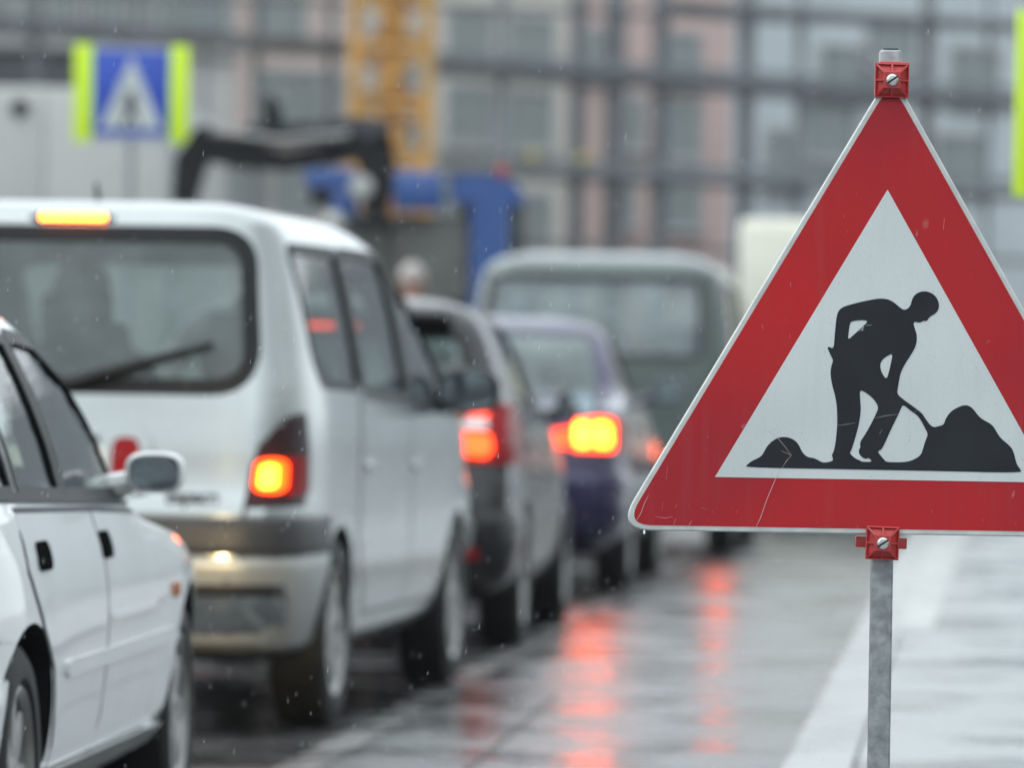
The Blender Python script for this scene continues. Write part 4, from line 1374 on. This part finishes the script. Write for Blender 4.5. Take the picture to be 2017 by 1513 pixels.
# ---------------------------------------------------------------- crossing signs with fluorescent strips
BLUE = pmat('sign_blue', (0.025, 0.085, 0.52), 0.35, vary=0.05)
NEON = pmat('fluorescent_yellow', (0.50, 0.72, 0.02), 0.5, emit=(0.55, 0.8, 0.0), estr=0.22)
def crossing_sign(name, h0, W=.62, Hh=.76, sw=.145):
    r = empty(name)
    m = MB(); m.box((0, 0, h0 + Hh / 2), (W, .02, Hh), .004); p = m.build('panel', BLUE, r)
    fr = MB()
    for z in (h0 + .02, h0 + Hh - .02): fr.box((0, -.0115, z), (W - .02, .003, .02))
    curve_plate('white_triangle', [[(-.25, h0 + .09), (.25, h0 + .09), (0, h0 + Hh - .07)]], -.0112, .001, SWHITE, p)
    z0 = h0 + .1
    ped = [(-.02, .30), (.02, .30), (.035, .27), (.03, .24), (.07, .16), (.05, .15), (.025, .20), (.03, .13), (.075, .03), (.05, .02), (.005, .11), (-.04, .02), (-.075, .03), (-.03, .12), (-.02, .20), (-.06, .15), (-.075, .165), (-.03, .24), (-.035, .27)]
    curve_plate('pictogram', [[(x, z + z0) for x, z in ped]], -.0124, .001, SBLACK, p)
    stripes = MB()
    for k in range(5): stripes.box((-.14 + k * .07, -.0121, z0 + .008), (.035, .001, .016))
    stripes.build('crossing_bars', SBLACK, p, smooth=0)
    fr.build('panel_edge', SWHITE, p, smooth=0)
    for sg in (-1, 1):
        m = MB(); m.box((sg * (W / 2 + sw / 2 + .006), 0, h0 + Hh / 2), (sw, .02, Hh + .03), .004); m.build('fluorescent_strip', NEON, r)
    m = MB(); m.tube([(0, .045, 0), (0, .045, h0 + Hh)], .03, 16); m.build('pole', GALV, r)
    for z in (h0 + .12, h0 + Hh - .12):
        m = MB(); m.box((0, .03, z), (W + .2, .03, .04), .004); m.build('bracket', GALV, r)
    return r
p = at(257, 276, 46)
cs = crossing_sign('crossing_sign', p.z)
cs.location = (p.x, 46, 0)
cs.rotation_euler.z = R(3)
tag(cs, 'blue crossing sign between two yellow strips, above the silver people carrier', 'road sign', 'pedestrian crossing signs')
p = at(1999, 385, 24)
cs2 = copy_tree(cs)
cs2.location = (p.x + .385 * math.cos(R(62)) + .004, 24 + .385 * math.sin(R(62)), p.z + .005 - at(257, 276, 46).z)
cs2.rotation_euler = (0, R(1.2), R(62))
tag(cs2, 'crossing sign cut off by the right edge, only one yellow strip showing', 'road sign', 'pedestrian crossing signs')
for ch in cs2.children:
    if ch.name.startswith('pole'):
        ch.data = ch.data.copy()
        for v in ch.data.vertices:
            if v.co.z < 1: v.co.z -= cs2.location.z - .09
# ---------------------------------------------------------------- blue truck with a folded loading crane
TBLUE = pmat('truck_blue', (0.03, 0.09, 0.30), 0.4, coat=0.5, vary=0.08)
CRBLACK = pmat('crane_black', (0.009, 0.009, 0.011), 0.5, vary=0.3, spec=.25)
TGREY = pmat('truck_grey', (0.16, 0.16, 0.15), 0.6, vary=0.2)
PALE = pmat('pale_panel', (0.47, 0.48, 0.46), 0.5, vary=0.06, vscale=1)
BEACON = pmat('beacon_red', (0.45, 0.03, 0.02), 0.3)
TD = 46.0
tr = empty('loader_truck', (-.75, TD, 0))
def T(px, py, dy=0.0):
    p = at(px, py, TD)
    return Vector((p.x + .75, dy, p.z))
def tbox(mb, x0, y0, x1, y1, dy, dep, bev=.03, mi=0):
    a, b = T(x0, y1), T(x1, y0)
    mb.box(((a.x + b.x) / 2, dy + dep / 2, (a.z + b.z) / 2), (b.x - a.x, dep, b.z - a.z), bev, mi=mi)
    return mb
m = MB(); m.poly([T(*q) for q in ((884, 352), (900, 342), (975, 344), (1018, 362), (1036, 392), (1030, 402), (1000, 402), (960, 402), (890, 398))], (0, 1, 0), 1.5); roof = m.build('cab_roof', TBLUE, tr, smooth=0)
m = MB(); m.poly([T(*q) for q in ((926, 402), (1004, 402), (1000, 480), (985, 760), (915, 760), (928, 560))], (0, 1, 0), .32); tbox(m, 640, 640, 928, 760, .6, .9, .05); tbox(m, 1000, 560, 1040, 760, .1, 1.3, .05); m.build('cab', TBLUE, tr)
m = MB(); tbox(m, 1002, 400, 1036, 560, .3, 1.1, .02); m.build('cab_window', GLASS_DARK, tr)
m = MB(); tbox(m, 905, 398, 930, 430, .1, .8, .02); m.build('mirror_bracket', BLACK, tr)
m = MB()
c = T(988, 340); m.lathe([(-.02, .03), (.02, .045), (.07, .04), (.09, .02)], (c.x, .5, c.z), 'Z', 14); m.build('beacon', BEACON, roof)
m = MB(); tbox(m, 770, 425, 926, 600, .1, 1.6, .04); tbox(m, 655, 418, 772, 660, .2, 1.4, .04); tbox(m, 560, 640, 1030, 800, -2.2, 3.6, .04); m.build('load_bed', TGREY, tr)
m = MB(); tbox(m, 775, 338, 872, 412, -.2, .5, .02); m.build('crane_column', TBLUE, tr)
m = MB(); tbox(m, 604, 336, 704, 372, -.35, .3, .015); tbox(m, 655, 372.3, 706, 428, -.34, .28, .015); m.build('crane_head', TBLUE, tr)
m = MB(); tbox(m, 612, 376, 660, 406, -.3, .25, .03); m.build('crane_valve', CRBLACK, tr)
m = MB(); c = T(714, 372); m.lathe([(-.06, .004), (-.05, .085), (.02, .10), (.05, .05)], (c.x, -.42, c.z), 'Y', 18); m.build('work_lamp', PALE, tr)
m = MB(); c = T(660, 440); m.lathe([(-.1, .02), (-.05, .1), (.05, .1), (.1, .03)], (c.x, -.3, c.z), 'X', 14); m.build('hose_reel', PALE, tr)
# black knuckle boom: posts, arms and rams
def arm(mb, pts, w, dep, dy):
    P = [T(*p) for p in pts]
    rows = []
    for i, q in enumerate(P):
        t = (P[min(i + 1, len(P) - 1)] - P[max(0, i - 1)]).normalized()
        n = Vector((-t.z, 0, t.x)) * (w[i] / 2 if isinstance(w, (list, tuple)) else w / 2)
        rows.append([q + n + Vector((0, dy, 0)), q - n + Vector((0, dy, 0)), q - n + Vector((0, dy + dep, 0)), q + n + Vector((0, dy + dep, 0))])
    vv = mb.grid(rows, close_v=True)
    mb.cap(vv[0][::-1]); mb.cap(vv[-1])
    return mb
m = MB()
arm(m, [(362, 440), (366, 380), (376, 320), (400, 285), (460, 290)], [.16, .2, .26, .3, .26], .3, -.1)
arm(m, [(390, 275), (470, 300), (560, 318), (640, 308), (720, 285)], [.26, .26, .14, .16, .2], .26, -.12)
arm(m, [(640, 280), (700, 285), (735, 310), (748, 360), (738, 420)], [.12, .2, .28, .24, .2], .3, -.2)
m.build('crane_boom', CRBLACK, tr, smooth=20)
m = MB()
arm(m, [(480, 262), (620, 262), (700, 252), (765, 262)], [.14, .2, .2, .22], .22, .1)
m.build('boom_section', pmat('crane_grey', (.06, .06, .07), .5, vary=.2), tr, smooth=20)
m = MB(); arm(m, [(540, 250), (538, 215), (530, 190)], [.16, .13, .1], .12, -.1); m.build('boom_lug', CRBLACK, tr, smooth=20)
m = MB(); arm(m, [(750, 262), (772, 330)], [.14, .08], .2, .1); m.build('boom_lug', CRBLACK, tr, smooth=20)
m = MB(); m.tube([T(420, 262, -.25), T(560, 280, -.25), T(690, 268, -.25)], .035, 10); m.build('hydraulic_ram', pmat('ram_grey', (.25, .25, .24), .35, metal=.6), tr)
for sgx in (-.9, .85):
    for y in (-1.3, 1.6):
        w = empty('wheel', (sgx, y, .5)); w.parent = tr
        t = MB(); t.lathe([(-.13, .28), (-.14, .45), (-.1, .5), (.1, .5), (.14, .45), (.13, .28)], closed=True); t.build('tyre', RUBBER, w)
        t = MB(); t.lathe([(-.08, .002), (-.08, .28), (.08, .28), (.08, .002)]); t.build('rim', ALLOY, w)
m = MB(); m.box((0, .2, .62), (.9, 5.2, .2), .03); m.box((-.05, .4, 1.02), (1.5, 3.8, .75), .05); m.build('chassis', CRBLACK, tr)
tag(tr, 'blue truck carrying a folded black loading crane, beyond the queue of cars', 'truck')

# ---------------------------------------------------------------- pale box lorry at the left
ld = 54.0
x1 = at(352, 300, ld).x
zt = at(150, 172, ld).z
lo = empty('box_lorry', (x1 - 1.27, ld, 0))
m = MB(); m.box((0, 3.6, (zt + .95) / 2), (2.54, 7.2, zt - .95), .05); bx = m.build('load_box', PALE, lo)
for sg in (-1, 1):
    m = MB(); m.box((sg * .60, -.012, (zt + .95) / 2), (1.17, .03, zt - 1.15), .008); d = m.build('rear_door', pmat('pale_door', (.49, .50, .48), .45, vary=.05), lo)
    m = MB(); m.box((sg * .10, -.05, 1.9), (.03, .04, 1.5), .01); m.build('handle', GALV, d)
    m = MB(); m.box((sg * 1.23, -.02, (zt + .95) / 2), (.06, .06, zt - 1.0), .01); m.build('corner_post', pmat('post_grey', (.3, .33, .34), .4, metal=.3), lo)
    m = MB(); m.box((sg * 1.0, -.02, .82), (.3, .06, .12), .02); m.build('tail_lamp', REDLENS, lo)
    for y in (1.2, 6.9):
        w = empty('wheel', (sg * 1.0, y, .48)); w.parent = lo
        t = MB(); t.lathe([(-.14, .27), (-.15, .42), (-.1, .48), (.1, .48), (.15, .42), (.14, .27)], closed=True); t.build('tyre', RUBBER, w)
        t = MB(); t.lathe([(-.1, .002), (-.1, .27), (.1, .27), (.1, .002)]); t.build('rim', ALLOY, w)
c = at(40, 212, ld)
m = MB(); m.lathe([(-.05, .002), (-.05, .07), (0, .09)], (c.x - lo.location.x, -.03, c.z), 'Y', 16); m.build('marker_lamp', BLACK, lo)
m = MB(); m.box((0, 4.2, .8), (1.0, 8.0, .25), .03); m.build('chassis', BLACK, lo)
m = MB(); m.box((0, 8.5, 1.7), (2.4, 2.0, 2.4), .15); m.build('cab', PALE, lo)
tag(lo, 'pale grey box lorry standing behind the left crossing sign', 'lorry')

# ---------------------------------------------------------------- a worker, only the head shows over the silver hatchback
pp = at(812, 556, 43)
gz = Vector((pp.x, 43, 0))
hh = pp.z
GREYHAIR = pmat('grey_hair', (.42, .38, .36), .5)
JK = pmat('grey_jacket', (.15, .16, .16), .8, vary=.2)
wk = person('person', {k: gz + Vector(v) + Vector((0, 0, hh - 1.62)) for k, v in {
    'pelvis': (0, 0, .95), 'chest': (0, 0, 1.30), 'neck': (0, 0, 1.48), 'head': (0, -.01, 1.62),
    'sh_r': (.2, 0, 1.40), 'el_r': (.27, .03, 1.12), 'wr_r': (.26, -.05, .88), 'sh_l': (-.2, 0, 1.40), 'el_l': (-.27, .03, 1.12), 'wr_l': (-.26, -.05, .88),
    'hip_r': (.1, 0, .92), 'kn_r': (.11, -.02, .50), 'an_r': (.11, .02, .09), 'hip_l': (-.1, 0, .92), 'kn_l': (-.11, -.02, .50), 'an_l': (-.11, .02, .09)}.items()}, JK, JK, GREYHAIR, face=(0, -1, 0))
wk.location.z = -(hh - 1.62) * 0
tag(wk, 'person with a pinkish face showing above the roof of the charcoal hatchback', 'person')

# ---------------------------------------------------------------- steel scaffold in front of the facades
SD = 104.0
SCF = pmat('scaffold_steel', (0.145, 0.153, 0.165), 0.5, vary=0.3, vscale=3)
SCF2 = pmat('scaffold_pale', (0.22, 0.25, 0.27), 0.5, vary=0.2, vscale=3)
PLANK = pmat('scaffold_board', (0.10, 0.10, 0.10), 0.7, vary=0.3)
sc = empty('steel_scaffold', (0, SD, 0))
def X_at(px, py=250, d=SD): return at(px, py, d).x
def Z_at(px, py, d=SD): return at(px, py, d).z
ZTOP = 9.9
posts = [(18, .12, 0), (110, .12, 0), (205, .07, 0), (420, .07, 1), (515, .10, 0), (655, .10, 0), (985, .13, 1), (1138, .20, 0), (1212, .26, 0), (1303, .2, 0), (1478, .2, 0), (1590, .12, 1), (1858, .17, 0), (1990, .08, 1)]
for px, w, k in posts:
    x = X_at(px)
    m = MB(); m.box((x, x * .55, ZTOP / 2), (w * 1.5, w * 1.5, ZTOP), .02); m.build('post', SCF2 if k else SCF, sc)
def beam(pxa, pya, pxb, pyb, h, dep, mat, nm, off=0.0):
    a, b = Vector((X_at(pxa, pya), 0, Z_at(pxa, pya))), Vector((X_at(pxb, pyb), 0, Z_at(pxb, pyb)))
    a.y, b.y = a.x * .55 + off, b.x * .55 + off
    m = MB()
    rows = []
    for q in (a, b):
        rows.append([q + Vector((0, -dep / 2, -h / 2)), q + Vector((0, -dep / 2, h / 2)), q + Vector((0, dep / 2, h / 2)), q + Vector((0, dep / 2, -h / 2))])
    vv = m.grid(rows, close_v=True); m.cap(vv[0]); m.cap(vv[-1][::-1])
    return m.build(nm, mat, sc, smooth=0)
beam(-120, 78, 700, 108, .30, .5, SCF, 'platform', -.1)
beam(860, 140, 2200, 186, .26, .5, SCF, 'platform', -.1)
beam(860, 116, 2200, 158, .16, .06, SCF2, 'toe_board', -.45)
beam(-120, 18, 2200, 22, .10, .08, SCF, 'guard_rail', -.3)
beam(1320, 2, 2200, 22, .2, .5, SCF, 'platform', -.12)
beam(860, 342, 2200, 372, .15, .5, SCF, 'platform', -.1)
beam(860, 320, 2200, 345, .18, .06, SCF2, 'toe_board', -.45)
beam(1000, 480, 2200, 505, .10, .3, SCF, 'platform', -.1)
for px, py in ((1050, 308), (1150, 312)):
    x, z = X_at(px, py), Z_at(px, py)
    m = MB(); m.lathe([(-.09, .02), (-.06, .11), (.04, .12), (.09, .05)], (x, x * .55 - .7, z), 'Z', 14); m.build('warning_lamp', pmat('lamp_yellow', (.55, .45, .12), .4), sc)
tag(sc, 'dark steel scaffold of posts and platforms in front of the apartment houses', 'scaffold')

# orange lattice crane mast
MD = 100.0
ORANGE = pmat('mast_orange', (0.62, 0.33, 0.07), 0.5, vary=0.2, vscale=2)
ms = empty('crane_mast', ((X_at(690, 200, MD) + X_at(852, 200, MD)) / 2, MD, 0))
W = (X_at(852, 200, MD) - X_at(690, 200, MD)) / 2
m = MB()
for sx in (-1, 1):
    for sy in (-1, 1):
        m.box((sx * (W - .08), sy * (W - .08), 6.0), (.19, .19, 12.0), .02)
m.build('mast_leg', ORANGE, ms)
m = MB()
nb = 12
for k in range(nb):
    z0, z1 = k * 1.0, k * 1.0 + 1.0
    for f in range(4):
        rot = Matrix.Rotation(f * math.pi / 2, 4, 'Z')
        a, b = rot @ Vector((-(W - .1), -(W - .09), z0)), rot @ Vector(((W - .1), -(W - .09), z1))
        if k % 2: a, b = rot @ Vector(((W - .1), -(W - .09), z0)), rot @ Vector((-(W - .1), -(W - .09), z1))
        m.tube([a, b], .07, 6)
        m.tube([rot @ Vector((-(W - .1), -(W - .09), z1)), rot @ Vector(((W - .1), -(W - .09), z1))], .06, 6)
m.build('mast_lattice', ORANGE, ms)
m = MB(); m.box((0, .1, 6), (.45, .1, 12), .02)
for k in range(30): m.box((0, .02, .4 * k + .2), (.42, .05, .05), .01)
m.build('mast_ladder', ORANGE, ms)
m = MB(); m.box((0, 0, .15), (W * 2.4, W * 2.4, .3), .03); m.build('mast_base', TGREY, ms)
tag(ms, 'orange lattice crane mast rising behind the blue truck', 'crane mast')

# ---------------------------------------------------------------- apartment houses
WFRAME = pmat('window_frame', (.44, .45, .45), .5)
WGLASS = pmat('window_glass', (.30, .345, .345), .2, spec=0.6)
def house(name, pxa, pxb, col, wins, label, H=9.8, d=111.0, var=.07):
    a, b = X_at(pxa, 300, d), X_at(pxb, 300, d)
    ang = math.atan(.55)
    r = empty(name, (a, d + a * .55, 0), ang)
    ln = (b - a) / math.cos(ang)
    wall = pmat(name + '_plaster', col, .85, vary=var, vscale=.8)
    m = MB(); m.box((ln / 2, 4, H / 2), (ln, 8, H)); wo = m.build('wall', wall, r, smooth=0)
    m = MB(); m.box((ln / 2, 3.95, H + .2), (ln - .02, 8.4, .4), .1); m.build('roof', TGREY, r)
    for (px, py, ww, hh) in wins:
        x = (X_at(px, py, d) - a) / math.cos(ang); z = Z_at(px, py, d)
        f = MB()
        for sx in (-1, 0, 1): f.box((x + sx * (ww / 2 - .03), -.03, z), (.09, .1, hh))
        for sz in (-1, 1): f.box((x, -.034, z + sz * (hh / 2 - .03)), (ww, .1, .09))
        f.box((x, -.08, z - hh / 2 - .05), (ww + .2, .2, .06))
        fo = f.build('window', WFRAME, r, smooth=0)
        g = MB(); g.box((x, .0, z), (ww - .1, .03, hh - .1)); g.build('pane', WGLASS, fo, smooth=0)
    for k in range(1, 4):
        pass
    tag(r, label, 'building')
    return r
house('apartment_house', -160, 190, (.10, .11, .12), [(20, 40, 1.2, 1.5), (130, 40, 1.2, 1.5)], 'dark grey house behind the box lorry at the far left')
house('apartment_house', 190, 470, (.64, .64, .63), [(330, 20, 1.1, 1.4), (420, 50, 1.1, 1.4), (260, 50, 1.1, 1.4)], 'pale grey house seen above the crane boom')
house('apartment_house', 470, 700, (.66, .545, .51), [(560, 20, 1.1, 1.4), (560, 215, 1.0, 1.3), (640, 215, .9, 1.3), (500, 380, .9, 1.3), (590, 380, .9, 1.3)], 'pinkish beige house to the left of the orange crane mast')
house('apartment_house', 700, 1118, (.68, .645, .59), [(780, 120, 1.0, 1.3), (780, 300, 1.0, 1.3), (925, 75, .95, 1.1), (1045, 85, .95, 1.1), (925, 230, 1.0, 1.2), (1040, 235, 1.0, 1.2), (900, 420, .9, 1.2), (1040, 440, .9, 1.2)], 'beige house with square windows behind the scaffold, right of the crane mast')
house('apartment_house', 1118, 1448, (.68, .505, .475), [(1250, 235, .5, 1.1), (1345, 245, .9, 1.2), (1345, 105, .9, 1.1), (1225, 390, .6, 1.0), (1345, 390, .9, 1.1), (1175, 100, .5, 1.0)], 'pink house behind the scaffold, left of the roadworks sign')
house('apartment_house', 1448, 5600, (.62, .67, .70), [(1650, 240, 1.4, 1.2), (1690, 120, 1.4, 1.1), (1560, 300, .9, 1.2), (1960, 120, 1.2, 1.2), (1930, 300, 1.3, 1.2), (1780, 60, 1.2, .9)], 'pale blue grey house behind the top of the roadworks sign', H=13.0)

# rain in the air near the sign: many thin falling drops
m = MB()
RAINM = bpy.data.materials.new('rain_drop'); RAINM.use_nodes = True
rn, rl2 = RAINM.node_tree.nodes, RAINM.node_tree.links
rp = rn['Principled BSDF']
rp.inputs['Base Color'].default_value = (.85, .88, .9, 1); rp.inputs['Roughness'].default_value = .1; rp.inputs['Alpha'].default_value = .55
rr = random.Random(3)
for i in range(1900):
    d = rr.uniform(9.9, 15.5) if i > 60 else rr.uniform(7.5, 9.6)
    hx = d * .105
    x, z = rr.uniform(-hx, hx), CAM_H + rr.uniform(-.085, .085) * d
    ln = rr.uniform(.006, .016); w = rr.uniform(.00035, .0008)
    tx = rr.uniform(.02, .22) * ln
    a, b = Vector((x - tx / 2, d, z - ln / 2)), Vector((x + tx / 2, d, z + ln / 2))
    vsr = [m.bm.verts.new(p) for p in (a, a.lerp(b, .35) + Vector((w, 0, 0)), a.lerp(b, .35) + Vector((-w * .5, w * .87, 0)), a.lerp(b, .35) + Vector((-w * .5, -w * .87, 0)), b)]
    for t3 in ((0, 1, 2), (0, 2, 3), (0, 3, 1), (4, 2, 1), (4, 3, 2), (4, 1, 3)):
        m.bm.faces.new([vsr[q] for q in t3])
tag(m.build('rain', RAINM, smooth=0), kind='stuff')

# the rain-laden air that greys the far facades
m = MB()
m.box((0, 55, 6.2), (60, 140, 14.6))
hz = m.build('haze', None, smooth=0)
hz.data.materials.clear()
HM = bpy.data.materials.new('haze'); HM.use_nodes = True
hn, hl_ = HM.node_tree.nodes, HM.node_tree.links
hn.remove(hn['Principled BSDF'])
pv = hn.new('ShaderNodeVolumePrincipled')
pv.inputs['Color'].default_value = (.92, .96, .97, 1)
pv.inputs['Density'].default_value = .00035
hl_.new(pv.outputs[0], hn['Material Output'].inputs['Volume'])
hz.data.materials.append(HM)
tag(hz, kind='stuff')
